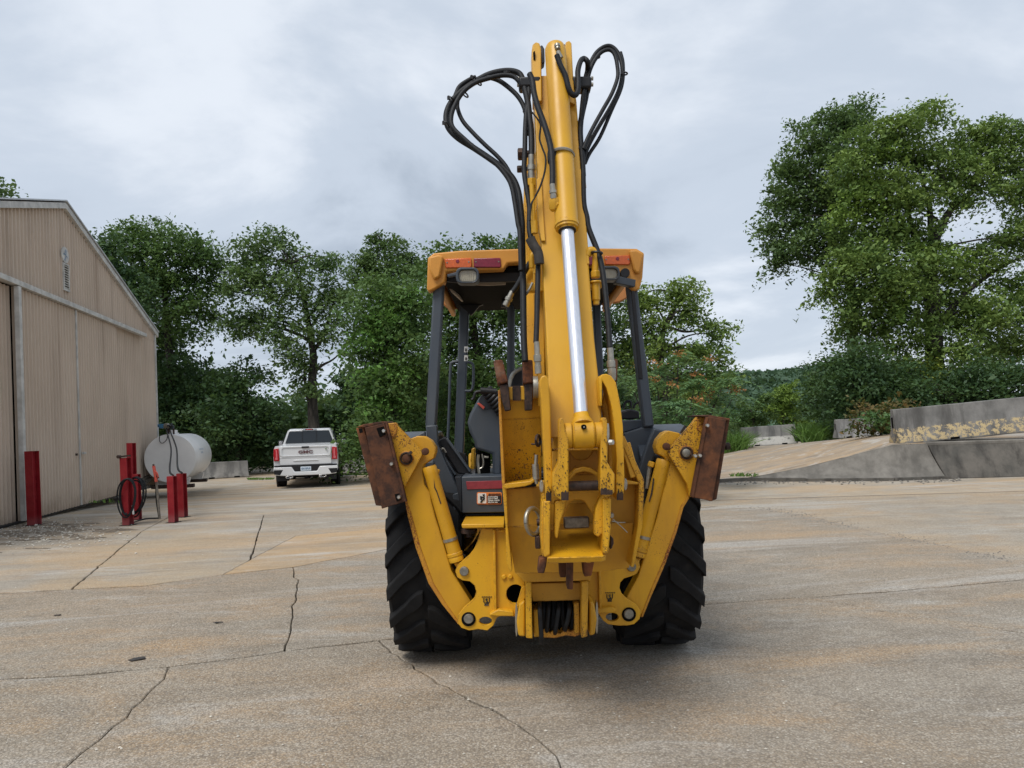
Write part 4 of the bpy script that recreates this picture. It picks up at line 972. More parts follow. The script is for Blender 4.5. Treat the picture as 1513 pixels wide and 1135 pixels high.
# ---------------- fenders
for s in (-1, 1):
    m = M(); n = 16; vs = []; xa, xb = XC + s * (.70 if s < 0 else .64), XC + s * 1.02
    for i in range(n + 1):
        a = R(50 + 95 * i / n); r = .86
        z = min(TR + r * math.sin(a), 1.56); y = YC - r * math.cos(a)
        for x in (xa, xb): vs += [(x, y, z), (x, y + .0, z - .035)]
    fs = []
    for i in range(n):
        o_ = i * 4; p_ = o_ + 4
        fs += [(o_, o_ + 2, p_ + 2, p_), (o_ + 1, p_ + 1, p_ + 3, o_ + 3), (o_, p_, p_ + 1, o_ + 1), (o_ + 2, o_ + 3, p_ + 3, p_ + 2)]
    fs += [(0, 1, 3, 2), (n * 4, n * 4 + 2, n * 4 + 3, n * 4 + 1)]
    m.add(vs, fs, True); part('fender', m, MT['slate'], .008)
m = M(); m.slab([(966, 632), (988, 638), (972, 662), (960, 694), (950, 724), (943, 698), (955, 660)], 4.82, .06); part('fender_flare', m, MT['slate'], .012)
m = M(); m.slab([(604, 648), (628, 637), (629, 660), (610, 662)], 4.9, .06); part('fender_flare', m, MT['slate'], .01)

# ---------------- canopy frame (posts)
def post(px0, px1, Y0, Y1, wpx, dep, bev=.012):
    """straight square tube between two traced points"""
    a, c = P(*px0, Y0), P(*px1, Y1); w = wpx * (Y0 + Y1) / 2 / FPX
    m = M(); m.beam(a, c, w, dep, up=(0, 1, 0)); return part('canopy_post', m, MT['slate'], bev)
post((637, 632), (649.5, 412), 5.02, 5.12, 15.5, .09)
post((957.5, 632), (931, 412), 5.02, 5.12, 15, .09)
post((677, 702), (687, 440), 6.5, 6.55, 14, .09)
post((892, 700), (881, 446), 6.5, 6.55, 11, .09)
m = M(); m.slab([(950, 560), (944, 560), (933, 430), (938, 430)], 5.0, .02); part('cable_strip', m, MT['black'], .003)
# post feet / fender struts
m = M(); m.slab([(628.6, 629), (645, 628), (646.5, 655), (661, 690), (680.5, 727), (681, 753.5), (669, 754.5), (650, 712), (634, 672)], 4.93, .10); part('post_foot', m, MT['slate'], .008)
m = M(); m.slab([(669, 731), (680, 727), (681, 753), (670, 754)], 4.9, .03); part('foot_plate', m, MT['slate'], .004)
m = M(); m.slab([(950.5, 632), (965.5, 630), (966, 634), (950, 668), (945, 700), (941, 706), (932, 686), (924, 655), (924, 640), (949, 632)], 5.0, .08); part('post_foot', m, MT['slate'], .006)
m = M(); m.slab([(919, 621), (949, 620), (949, 632), (920, 640)], 5.15, .25); part('side_box', m, MT['slate'], .008)
m = M(); m.slab([(919, 608), (932, 604.5), (945, 608), (945, 619), (919, 620)], 5.3, .3); part('console_box', m, MT['black'], .01)
for q in ([(921, 604), (924, 595), (931, 593), (933, 603)], [(936, 604), (938, 598), (944, 594)]):
    m = M(); m.tube(spline(Q(q, 6.2), 5), .010, 6); part('guard_wire', m, MT['black'], 0)

# ---------------- roof
Yf = 5.02
m = M()
fas = [(632, 381), (641, 374), (680, 370.2), (792, 366.8), (868, 366.4), (941, 367.3), (952, 374), (949.5, 410), (945, 427), (936, 430), (925, 417), (921, 408), (906, 394), (866, 392), (800, 389), (764, 388), (750, 389), (744, 398), (700, 400), (659, 401), (657.5, 417), (642, 427), (634, 431), (630.5, 428)]
m.slab(fas, Yf, .10)
roof = part('roof_fascia', m, MT['orange_plastic'], .012, seg=3)
# end horns, standing proud of the fascia
m = M(); m.slab([(633, 380), (647, 376), (655, 378), (650, 409), (641, 413), (635, 400)], Yf - .035, .05); part('fascia_horn', m, MT['orange_plastic'], .012, roof)
m = M(); m.slab([(930, 369.5), (941, 369), (951, 375), (946, 403), (940, 404), (936, 398)], Yf - .035, .05); part('fascia_horn', m, MT['orange_plastic'], .012, roof)
# recess behind the lamps and the hollow shell of the roof
zt = P(792, 367, Yf).z; zb = P(792, 400, Yf).z
xl, xr = P(632, 400, Yf).x, P(950, 400, Yf).x
m = M(); m.box(((xl + xr) / 2, (Yf + 6.95) / 2 + .06, zt - .03), (xr - xl - .02, 6.95 - Yf - .1, .05)); part('roof_top', m, MT['orange_plastic'], .02)
for xs_ in (xl + .025, xr - .025):
    m = M(); m.prism([(xs_ - .02, Yf + .11, zt - .06), (xs_ - .02, 6.9, zt - .06), (xs_ - .02, 6.9, zb - .02), (xs_ - .02, 5.6, zb + .0), (xs_ - .02, Yf + .11, zb - .10)], (.04, 0, 0)); part('roof_side', m, MT['orange_plastic'], .012)
m = M(); m.slab([(650, 432), (935, 424), (935, 436), (915, 447), (875, 452), (745, 455), (700, 456), (684, 457), (660, 455), (651, 446)], 6.86, .05); part('front_visor', m, MT['visor'], .012)
m = M(); m.box(((xl + xr) / 2, 6.0, zb + .035), (xr - xl - .14, 1.72, .03)); part('ceiling', m, MT['void'], .005)  # ceiling and headers are coloured black for the shade under the roof
m = M(); m.slab([(657, 398), (922, 391), (921, 402), (905, 412), (680, 418), (660, 416)], 5.16, .03, ); part('rear_header', m, MT['black'], .004)
m = M(); m.slab([(669, 436), (905, 430), (903, 441), (745, 443), (728, 445), (708, 452), (700, 462), (696, 466), (680, 452)], 6.5, .05); part('front_header', m, MT['black'], .004)
m = M(); m.slab([(697, 414), (748, 412), (747, 420.5), (722, 422), (703, 421)], 5.35, .02); part('headliner_strip', m, MT['headliner'], .003)
m = M(); m.prism([P(664, 427, 5.3), P(668, 433, 5.3), P(682, 446, 6.3), P(680, 439, 6.3)], (.015, 0, 0)); part('headliner_strip', m, MT['headliner'], .002)
# lamps
def lens(name, px, mat, Y=Yf - .012, screws=(), slot=None):
    m = M(); m.slab(px, Y, .045); o = part(name, m, mat, .006)
    for x, y in screws:
        mm = M(); c = P(x, y, Y - .003); mm.lathe(c, (0, 1, 0), [(0, .005), (.006, .006)], 10); part('screw', mm, MT['steel'], 0, o)
    return o
a1 = lens('indicator_lamp', [(656.5, 382.5), (696.5, 381), (697, 393.5), (695.5, 396), (658, 396)], MT['amber'], screws=((660.5, 388), (692.5, 387)), label=None) if False else lens('indicator_lamp', [(656.5, 382.5), (696.5, 381), (697, 393.5), (695.5, 396), (658, 396)], MT['amber'], screws=((660.5, 388), (692.5, 387)))
lens('tail_lamp', [(699.5, 381.5), (739.5, 380.8), (740.5, 393), (739, 395.5), (700, 395.2)], MT['red_lens'], screws=((703, 386.8), (736.8, 386.5)))
lens('tail_lamp', [(866, 378.8), (890.5, 378.2), (891, 391), (866, 392)], MT['red_lens'])
lens('indicator_lamp', [(893, 378), (931, 377), (931.5, 388), (930, 391.3), (894, 391.3)], MT['amber'], screws=((895.5, 383.3), (928.5, 383)))
for o_ in list(bh.children):
    if o_.name.startswith('indicator_lamp'):
        pass
for x, y in ((676, 386), (912.5, 382)):
    m = M(); m.lathe(P(x, y, Yf - .016), (0, 1, 0), [(0, .010), (.008, .014)], 16); part('lamp_centre', m, MT['red_lens'], 0)
def rrect(x0, y0, x1, y1, r, sk=0.0, n=5):
    o_ = []
    for cx_, cy_, a0 in ((x1 - r, y1 - r, 0), (x0 + r, y1 - r, 90), (x0 + r, y0 + r, 180), (x1 - r, y0 + r, 270)):
        o_ += [(cx_ + r * math.cos(R(a0 + 90 * i / n)) , cy_ + r * math.sin(R(a0 + 90 * i / n))) for i in range(n + 1)]
    return o_
for x0, y0, x1, y1 in ((673.5, 395, 707.5, 418.5), (884, 393, 916, 414)):
    m = M(); m.slab(rrect(x0, y0, x1, y1, 8), 4.90, .10, [rrect(x0 + 4.5, y0 + 3.8, x1 - 3.5, y1 - 2.5, 6)]); wl = part('work_lamp', m, MT['slate'], .006)
    m = M(); m.slab(rrect(x0 + 4.3, y0 + 3.6, x1 - 3.3, y1 - 2.3, 6), 4.922, .03); part('lamp_glass', m, MT['lamp_lens'], .004, wl)
    m = M()
    for i in range(7):
        xx = x0 + 8 + i * 2.8
        if xx < x1 - 5: m.slab([(xx, y0 + 6), (xx + .8, y0 + 6), (xx + .8, y1 - 5), (xx, y1 - 5)], 4.917, .008)
    part('lens_ribs', m, MT['lamp_lens'], 0, wl)
m = M(); m.beam(P(662, 408, 5.0), P(676, 405, 4.98), .03, .02); part('lamp_bracket', m, MT['slate'], .004)
m = M(); m.beam(P(908, 414, 5.0), P(937, 420, 5.02), .06, .05); part('lamp_bracket', m, MT['slate'], .006)
m = M(); m.lathe(P(924, 403, 5.0), (0, 1, 0), [(0, .03), (.05, .035)], 14); part('horn', m, MT['black'], 0)

# ---------------- cab insides
m = M(); m.tube(spline([P(741, 449, 6.3), P(751, 451, 6.3), P(755, 461, 6.3), P(755, 480, 6.3), P(754.5, 560, 6.3), P(754, 640, 6.3)], 6), .032, 12); part('exhaust_pipe', m, MT['slate'], 0)
for px in ([(677, 534), (668, 536), (665.5, 545), (663, 620), (661, 660)], [(690, 535), (697, 537), (699.5, 545), (699, 568), (696, 577), (687, 578)]):
    m = M(); m.tube(spline(Q(px, 6.42), 5), .012, 8); part('grab_handle', m, MT['slate'], 0)
for y0 in (512, 525):
    m = M(); m.slab([(686, y0), (691.5, y0), (691.2, y0 + 8.5), (685.6, y0 + 8.5)], 6.44, .006); s_ = part('post_sticker', m, MT['label_white'], 0)
    m = M(); m.slab([(687.5, y0 + 3), (689.5, y0 + 3), (689.3, y0 + 7), (687.3, y0 + 7)], 6.435, .004); part('sticker_print', m, MT['label_black'], 0, s_)
# control tower
m = M(); m.slab([(690.5, 624), (694, 612), (706, 590), (712, 583), (736, 588), (742, 600), (742, 703), (727.5, 703), (727.5, 671), (702, 663.5), (700.5, 652), (694, 639)], 4.98, .32); ct = part('control_tower', m, MT['slate'], .018)
m = M(); m.slab([(707, 592), (711, 584), (738, 588), (740, 602), (716, 606)], 4.975, .01); part('tower_top', m, MT['slate_dark'], .002, ct)
m = M(); m.slab([(704.5, 596), (708, 595), (716.5, 601.5), (714, 605)], 4.962, .012); part('warning_tag', m, MT['label_red'], .002, ct)
m = M()
for i in range(7):
    a = P(744 - i * 4.0, 603 - i * 4.2, 4.93); m.torus(a, P(715, 575, 4.9) - P(744, 603, 4.93), .055 - .004 * i, .013, 18, 8)
m.cyl(P(745, 604, 4.93), P(718, 577, 4.93), .045, .02, 14); part('lever_boot', m, MT['black'], 0)
m = M(); m.cyl(P(710, 577, 4.9), P(734, 579, 4.9), .022, n=14); part('lever_grip', m, MT['black'], 0)
m = M(); m.tube(spline(Q([(711, 578), (703, 580), (700, 588), (697, 591)], 4.9), 5), .010, 8); part('lever_rod', m, MT['black'], 0)
m = M(); m.slab([(703, 665), (724, 671), (724, 702), (702, 702)], 5.05, .05); part('tower_recess', m, MT['void'], 0)
m = M(); m.tube(spline(Q([(712, 671), (714, 682), (713, 690), (708, 693)], 5.0), 5), .006, 6); m.tube(spline(Q([(707, 672), (706, 684), (708, 700)], 5.0), 5), .010, 6); part('control_cable', m, MT['zinc'], 0)
m = M(); m.slab([(715, 674), (722, 674), (722, 677), (715, 677)], 5.0, .02); part('cable_clip', m, MT['zinc'], .002)
m = M(); m.slab([(697, 663), (700.5, 663), (701, 703), (694, 703), (694, 695), (697, 684), (695, 681)], 5.5, .2); part('hood_edge', m, Yc_, .004)
m = M(); m.slab([(646.5, 652), (657.5, 645), (661, 647), (697, 696), (691, 702.5), (676, 700)], 5.06, .05); lid = part('hatch_lid', m, MT['black'], .01)
m = M(); m.beam(P(660, 648, 5.04), P(695, 697, 5.04), .016, .03, up=(0, 1, 0)); part('lid_rim', m, MT['slate'], .004, lid)
m = M(); m.tube(spline(Q([(651, 665), (655, 663), (659, 669)], 5.03), 4), .008, 6); part('lid_catch', m, MT['zinc'], 0, lid)
m = M(); m.beam(P(652, 668, 5.03), P(673, 702, 5.03), .014, .02, up=(0, 1, 0)); part('lid_rail', m, MT['slate'], .003, lid)
# seat
m = M(); m.slab([(752, 572), (752, 556), (757, 547), (770, 542), (800, 542), (812, 548), (816, 575), (816, 650), (752, 650)], 5.75, .14); seat = part('seat_backrest', m, MT['black'], .03, seg=3)
m = M(); m.tube(spline(Q([(752, 572), (755, 559), (761, 550), (771, 544)], 5.66), 5), .016, 8); part('seat_piping', m, MT['zinc'], 0, seat)
m = M(); m.box((P(784, 660, 5.6).x, 5.6, 1.42), (.46, .5, .12)); part('seat_cushion', m, MT['black'], .03, seg=3)
# rear box below the tower
m = M(); m.slab([(682, 704.5), (760, 702.5), (760, 757), (683, 758.5)], 4.78, .35); rbx = part('rear_toolbox', m, MT['slate'], .006)
m = M(); m.slab([(672, 704.7), (681.6, 704.6), (682.5, 758.2), (681, 753)], 4.80, .3); part('toolbox_cheek', m, MT['slate_dark'], .004)
m = M(); m.slab([(688.5, 711.5), (744, 710), (744, 722), (690, 723.3)], 4.775, .008); part('reflector_strip', m, MT['reflector'], .002, rbx)
m = M(); m.slab(rrect(704.6, 727.6, 741.5, 745.3, 2.2), 4.774, .008); wl_ = part('warning_label', m, MT['label_orange'], .001, rbx)
m = M(); m.slab(rrect(705.8, 729, 718.6, 743.8, 1.2), 4.770, .006); part('label_pictogram_field', m, MT['label_white'], 0, rbx)
m = M(); m.slab([(720, 732.8), (740.5, 732.6), (740.5, 744), (720, 744)], 4.770, .006); part('label_text_field', m, MT['label_black'], 0, rbx)
m = M()
for q in ([(709, 733), (712, 734), (712.5, 739), (709.5, 738.5)], [(712.5, 731), (716, 730), (716, 739), (714, 739.5), (714.5, 734)], [(709, 742), (714, 737), (715, 738), (711.5, 743)], [(711.5, 733), (716.5, 736), (716, 737.2), (711, 735)]): m.slab(q, 4.766, .005)
part('label_pictogram', m, MT['label_black'], 0, rbx)
ux, uz = Vector((CR, 0, SR)).normalized(), Vector((0, 0, 1))
text('label_heading', '▲WARNING' if False else 'WARNING', .016, MT['label_black'], rbx, P(731.5, 730.7, 4.769), (1, 0, 0), uz, .003, sx=.9, bold=.0006)
m = M(); m.slab([(721, 732), (724.2, 732), (722.6, 729.4)], 4.768, .004); part('warning_triangle', m, MT['label_black'], 0, rbx)
for i, s in enumerate(('Avoid crushing', 'injury or death.', 'Operate controls', 'only from seat.')):
    text('label_line', s, .0125, MT['label_white'], rbx, P(720.8, 734.4 + i * 2.65, 4.766), (1, 0, 0), uz, .002, 'LEFT', sx=.83, bold=.0004)
m = M(); m.slab([(686, 758.8), (760, 757.2), (760, 768), (696, 769), (688, 764)], 4.86, .3); part('toolbox_skid', m, MT['slate_dark'], .006)
m = M(); a = P(689.5, 757.5, 4.92)
for i, (h, r) in enumerate(((0, .036), (.012, .042), (.024, .036), (.036, .042), (.048, .036), (.058, .04))): m.lathe(a - Vector((0, 0, h + .012)), (0, 0, 1), [(0, r), (.011, r)], 18)
part('rubber_mount', m, MT['black'], 0)

# ---------------- frame plates carrying the stabilizers
def emblem(x, y, Y, pl):
    """black tie-down mark: a row of teeth, a hook shape, an S"""
    k = Y / FPX; m = M()
    for i in range(6): m.beam(P(x - 7 + i * 2.6, y - 5.5, Y), P(x - 5.2 + i * 2.6, y - 6.4, Y), .004, .004, up=(0, 1, 0))
    m.tube([P(x - 4.2, y - 4, Y), P(x - 4.2, y + 1.5, Y), P(x - 2, y + 4.2, Y)], .0028, 5); m.tube([P(x + 4.0, y - 4.3, Y), P(x + 4.0, y + 1.2, Y), P(x + 2, y + 4, Y)], .0028, 5)
    m.tube(spline(Q([(x - 2.5, y + 4.5), (x, y + 5.6), (x + 2.5, y + 4.2), (x, y + 3), (x - 1.5, y + 4.8), (x - 3, y + 6.5), (x + 3.2, y + 6.3)], Y), 4), .0026, 5)
    part('tie_down_mark', m, MT['label_black'], 0, pl)
    text('tie_down_letter', 'S', .036, MT['label_black'], pl, P(x, y + .2, Y - .001), (1, 0, 0), (0, 0, 1), .003, bold=.0008)
YP = 4.50
lp = [(711, 781), (705, 801), (700, 812), (693, 821), (676, 835), (672.6, 844), (675.5, 853), (683, 857.5), (694, 859), (701, 865), (703.8, 874), (701, 884), (694, 891), (686, 897.5), (677, 909), (675.7, 919), (681.5, 927.7), (693.2, 931.6), (706.8, 929.7), (720.3, 931.6), (729, 924), (734, 913), (740, 909.5), (760, 911), (762, 898), (768, 850), (764, 800), (756, 781)]
hole1 = arc(717.5, 917.7, 9.5, 6.2, 18); hole2 = arc(761, 878, 14.5, 15, 20)
m = M(); m.slab(lp[:-4] + [(760, 911), (775, 905), (775, 850), (772, 800), (765, 781)], YP, .035, [hole1, arc(761.5, 878, 13.5, 14.5, 20)]); flp = part('frame_plate', m, Yl, .004)
emblem(719, 888, YP - .003, flp)
m = M(); m.slab([(728, 783), (732, 783), (734, 904), (730.5, 904)], YP - .03, .03); m.slab([(736, 783.5), (744, 783.5), (746, 786), (738, 786.5)], YP - .03, .03); part('weld_rib', m, Yl, .004)
m = M(); m.slab([(728, 905), (736, 901), (758, 904), (760, 911), (734, 911), (722, 909)], YP - .05, .06); part('hook_rim', m, Yx, .006)
rp_ = [(868, 866), (872, 845), (884.4, 842.5), (918, 840.2), (923, 837), (930, 826), (939, 824.5), (944, 829), (946, 838), (941, 848), (932, 852), (922, 855), (916.5, 861), (915.4, 869), (918.5, 877), (925.7, 884), (941, 893.7), (946.6, 903.4), (945, 915), (937, 922.5), (927, 924.5), (914, 924.7), (899, 922.8), (891, 917), (884.5, 907), (877, 905), (862, 905), (862, 866)]
m = M(); m.slab(rp_, YP + .03, .035, [arc(904.5, 912, 9.5, 6.2, 18)]); frp = part('frame_plate', m, Yl, .004)
emblem(901, 882, YP + .027, frp)
m = M(); m.slab([(884, 843), (888, 843), (889.5, 902), (885.5, 902)], YP, .03); part('weld_rib', m, Yl, .004)
m = M(); m.slab([(880, 900), (905, 897), (912, 902), (905, 906), (884, 907)], YP - .02, .06); part('hook_rim', m, Yx, .006)
for x, y, Y in ((685.7, 844.7, YP), (933.4, 838, YP + .03)): pin('pivot_pin', x, y, Y - .018, 7.0, .06, MT['steel'])
for x, y, Y in ((692.3, 915, YP), (929.3, 908, YP + .03)):
    m = M(); m.torus(P(x, y, Y - .004), (0, 1, 0), 8.6 * Y / FPX, .008, 26, 8); part('pin_collar', m, MT['void'], 0)
    pin('pivot_pin', x, y, Y - .020, 7.4, .08, MT['steel'])
for x, y in ((744.5, 853), (754, 852.5)):
    m = M(); c = P(x, y, YP - .014); m.lathe(c, (0, 1, 0), [(0, .012), (.004, .016), (.02, .016)], 6); part('frame_bolt', m, Yl, .002)
m = M(); m.slab([(681.5, 774.6), (745, 774), (745, 780.4), (683, 781)], 4.44, .42); part('frame_shelf', m, Yl, .006)
m = M(); m.lathe(P(693, 781.5, 4.6), (0, 0, -1), [(0, .05), (.025, .05), (.03, .02), (.05, .02)], 8); part('mount_bolt', m, MT['dark_rust'], 0)
# inner curved brace between shelf and plate
m = M(); cs_ = [(707, 778), (703, 792), (695, 805), (684, 816)]
for a, c_ in zip(cs_[:-1], cs_[1:]): m.prism([P(*a, 4.72), P(*c_, 4.72), P(*c_, 4.54), P(*a, 4.54)], (.02, 0, .02))
part('curved_brace', m, Yd_, .002)
# closing wall of the main frame, black to put shade behind the plate holes
m = M(); m.slab([(700, 800), (940, 795), (935, 840), (905, 900), (880, 905), (745, 908), (715, 890), (690, 850)], 4.72, .04); part('frame_back_wall', m, MT['void'], 0)

# ---------------- stabilizer legs
def leg(px, Y, name='stabilizer_leg', mat=None, dep=.12): 
    m = M(); m.slab(px, Y, dep); return part(name, m, mat or Yl, .006)
YL = 4.57
legL = leg([(600, 660), (607, 648), (616, 644.5), (627, 645), (637, 651), (643.5, 661), (643.8, 668), (641, 677), (633, 683), (626, 687), (625, 697), (627, 716), (636, 728), (637, 738), (643, 762), (651, 788), (667, 843), (696, 889), (703, 904), (700, 922), (690, 927.5), (678, 922), (656, 892), (637, 861), (618, 808), (605, 760), (597, 738), (590, 700)], YL)
m = M(); m.slab([(597.5, 736), (599.5, 735), (608, 760), (621, 808), (640, 861), (659, 892), (680, 922), (677, 923), (653, 893), (633, 862), (614, 809), (602, 761)], YL - .006, .02); part('worn_edge', m, MT['yellow_rusty'], .002, legL)
legR = leg([(969, 660), (972, 650), (980, 640), (988, 636.5), (1004, 640), (1010, 650), (1018, 690), (1018, 718), (1016, 736), (1008, 748), (998, 785), (981, 830), (969, 858), (960, 880), (950, 905), (944, 916), (930, 921), (918, 915), (920, 900), (925, 884), (943, 851), (960, 795), (971, 763), (977, 735), (980, 723), (983, 715), (987, 690), (982, 676), (972, 671)], YL)
m = M(); m.slab([(1018.5, 700), (1018.5, 736), (1010, 750), (1000, 786), (984, 831), (973, 857), (962, 882), (950, 912), (947, 912), (958, 881), (968, 857), (980, 830), (996, 785), (1006, 748), (1015, 735), (1016, 712)], YL - .006, .02); part('worn_edge', m, MT['yellow_rusty'], .002, legR)
# triangular brackets and pads
m = M(); m.slab([(569.4, 626), (585.3, 624.4), (588, 630), (621.5, 664), (625.5, 668), (624, 673), (597.8, 721), (593, 709), (585, 680)], YL - .06, .045); brL = part('pad_bracket', m, Yw, .004)
m = M(); m.slab([(570, 627), (585, 625.5), (587, 632), (584, 645), (577, 650), (573, 640)], YL - .066, .01); part('bracket_patch', m, MT['yellow_rusty'], .001, brL)
m = M(); m.slab([(1030, 616), (1044.5, 614.5), (1046.5, 616), (1021, 735), (1018.5, 733), (1015, 715), (988, 672), (987, 668), (998, 652), (1010, 640), (1019, 630)], YL - .06, .045); brR = part('pad_bracket', m, Yw, .004)
m = M(); m.slab([(1030.5, 617), (1044, 615.5), (1037, 640), (1030, 634)], YL - .066, .01); part('bracket_patch', m, MT['yellow_rusty'], .001, brR)
for x, y, br, mm_ in ((600.3, 677.5, brL, MT['rust']), (1014.5, 669.5, brR, MT['steel'])):
    m = M(); m.lathe(P(x, y, YL - .066), (0, 1, 0), [(0, .040), (.006, .046), (.02, .046)], 24); part('pin_boss', m, Yr, 0, br)
    m = M(); m.torus(P(x, y, YL - .07), (0, 1, 0), .033, .006, 22, 7); part('pin_ring', m, MT['dark_rust'], 0, br)
    m = M(); m.lathe(P(x, y, YL - .088), (0, 1, 0), [(0, .018), (.004, .025), (.03, .026)], 18); part('pad_pin', m, mm_, 0, br)
m = M(); m.beam(P(603, 672, YL - .09), P(608.5, 667.5, YL - .09), .018, .016, up=(0, 1, 0)); part('pin_tab', m, MT['dark_rust'], .003, brL)
m = M(); m.beam(P(1006, 640, YL - .055), P(1013, 629, YL - .055), .012, .02, up=(0, 1, 0)); part('pin_tab', m, MT['dark_rust'], .002, brR)
for x, y in ((627.9, 667.5), (985.5, 660)):
    m = M(); m.lathe(P(x, y, YL - .075), (0, 1, 0), [(0, .014), (.005, .022), (.03, .022)], 18); part('cylinder_pin', m, MT['rust'], 0)
def pad(web, flange, cap, lab):
    root_m = M(); root_m.slab(web, YL - .13, .03); w_ = part('stabilizer_pad', root_m, MT['rust'], .004)
    mm = M(); mm.slab(flange, YL - .10, .36); part('pad_sole', mm, MT['rust'], .004, w_)
    mm = M(); mm.slab(cap, YL - .12, .36); part('pad_cap', mm, MT['rust'], .004, w_)
    return w_
pL = pad([(539, 632), (568, 625), (598, 741.5), (564, 752)], [(526, 632.5), (537, 631), (556, 700), (566, 748), (555, 747)], [(527, 631), (537, 627), (566, 622.5), (569, 625), (538, 632)], '')
pR = pad([(1046.5, 615.5), (1073, 620.5), (1053, 741), (1024, 735)], [(1066, 622), (1078.5, 619.5), (1059, 738), (1048, 741)], [(1032, 614.6), (1046, 613), (1079, 618.5), (1078, 622), (1047, 617)], '')
m = M(); m.slab([(596.5, 741), (569, 625.5), (572, 625), (601, 741.5)], YL - .14, .04); part('pad_flange', m, MT['rust'], .003, pL)
m = M(); m.slab([(1043.5, 616), (1047, 616.5), (1025, 736), (1021, 734)], YL - .14, .04); part('pad_flange', m, MT['rust'], .003, pR)
for q, p_ in (([(556, 633), (567, 630), (570, 642), (561, 646)], pL), ([(583, 730.5), (590, 729), (591.5, 739), (586, 741)], pL), ([(530, 634), (535, 633), (536, 639), (531.5, 640.5)], pL)):
    m = M(); m.slab(q, YL - .134, .006); part('slot', m, MT['void'], 0, p_)  # thin black patches paint the shade of the pad openings
for x, y, p_ in ((566.5, 637, pL), (589, 735, pL), (578, 686, pL), (1046, 629, pR), (1028, 674, pR), (1035, 673.5, pR)):
    m = M(); m.lathe(P(x, y, YL - .16), (0, 1, 0), [(0, .008), (.006, .012), (.03, .012)], 10); part('pad_bolt', m, MT['bright_bolt'], 0, p_)
m = M(); m.cyl(P(1072, 660, YL + .02), P(1078, 659, YL + .02), .022); part('pad_stud', m, MT['dark_rust'], 0, pR)
# stabilizer cylinders
def cyl_ram(a, c, eye, rpx, Y, clamp_t):
    A, C_, E = P(*a, Y), P(*c, Y), P(*eye, Y + .03); r = rpx * Y / FPX; d = (C_ - A); L = d.length; d.normalize()
    m = M(); m.lathe(A, d, [(0, r * .9), (.01, r * 1.02), (.05, r * 1.02), (.055, r), (L - .055, r), (L - .05, r * 1.12), (L - .035, r * 1.12), (L - .03, r * 1.02), (L - .02, r * 1.1), (L, r * 1.05)], 24); ram = part('stabilizer_cylinder', m, Yl, 0)
    m = M(); m.cyl(C_, E, r * .55); part('cylinder_eye', m, Yd_, 0, ram)
    m = M(); m.lathe(A + d * (L * clamp_t), d, [(-.009, r * 1.05), (-.009, r * 1.10), (.009, r * 1.10), (.009, r * 1.05)], 24); part('hose_clamp', m, MT['zinc'], 0, ram)
    return ram
rL = cyl_ram((634, 689), (675, 829), (684, 842), 10.4, 4.552, .77)
rR = cyl_ram((981, 679), (942.5, 822), (936, 836), 10.4, 4.585, .80)
for (x, y), p_ in (((645, 697), rL), ((962, 686), rR)):
    m = M(); c = P(x, y, 4.61); m.box(c, (.035, .04, .035), Matrix.Rotation(R(20), 3, 'Y')); part('port_block', m, Yl, .006, p_)
for px in ([(646, 703), (649, 716), (653, 740)], [(960, 690), (958, 706), (956, 722)]):
    m = M(); m.tube(Q(px, 4.63), .013, 10); part('hose_fitting', m, MT['zinc'], 0)
for px in ([(653, 738), (662, 770), (672, 800), (684, 822), (692, 845)], [(956, 720), (952, 740), (946, 770), (934, 800)]):
    m = M(); m.tube(spline(Q(px, 4.67), 5), .014, 10); part('hydraulic_hose', m, MT['hose'], 0)
m = M(); m.tube(spline(Q([(671, 800), (680, 815), (688, 823)], 4.56), 4), .008, 6); part('control_wire', m, MT['black'], 0)
# dark scratches are part of the paint; a few long scars on the ram as real peeled spots
for pts in ([(641, 708), (643, 720), (646, 726), (650, 738), (652, 744), (650.5, 745), (645, 728), (641.5, 721)], [(965, 706), (967, 708), (964, 730), (960, 742), (958.5, 741), (962, 728)]):
    m = M(); m.slab(pts, (4.552 if pts[0][0] < 800 else 4.585) - 10.4 * 4.57 / FPX - .002, .003); part('paint_scar', m, MT['dark_rust'], 0)

# ---------------- lower rear box with hoses
YB = 4.30
m = M(); m.slab([(761, 846.5), (873, 843), (872.5, 858), (776, 861)], YB, .25); part('cross_beam', m, Yd_, .005)
m = M(); m.slab([(783, 862), (866, 860.5), (860, 887), (787, 889)], YB + .10, .04); part('lower_panel', m, Yd_, .004)
for q in ([(776.5, 861), (785, 860.8), (787, 944), (777, 943)], [(859.5, 860), (869.5, 859), (868, 941), (859, 943)]):
    m = M(); m.slab(q, YB - .02, .28); part('swing_bracket', m, Yx, .005)
for q in ([(767, 893), (775.5, 887), (775.8, 941.5), (766, 940), (763.5, 920)], [(871, 888), (878, 892), (882, 915), (879, 938), (871, 940)]):
    m = M(); m.slab(q, YB + .03, .2); part('swing_boss', m, Yl, .01)
for x, yy in ((763.2, 917), (881.8, 913)):
    m = M(); m.slab(arc(x, yy, 2.2, 24, 18), YB + .06, .06); part('boss_washer', m, MT['zinc'], .003)
for q in ([(788, 902), (797.5, 900), (798, 941), (789, 942)], [(848, 892), (856, 890), (857, 936), (849, 938)]):
    m = M(); m.slab(q, YB + .06, .16); part('swing_lug', m, Yx, .006)
m = M(); m.slab([(762, 900), (771, 868), (776, 866), (776, 884), (770, 892)], YB + .06, .04); part('bracket_gusset', m, Yl, .003)
m = M(); m.slab([(789, 938), (800, 934), (806, 928), (812, 936), (820, 932), (828, 937), (836, 928), (842, 934), (850, 930), (857, 938), (850, 941), (836, 939), (820, 943), (800, 942)], YB + .10, .10); part('bottom_lug', m, MT['yellow_rusty'], .003)
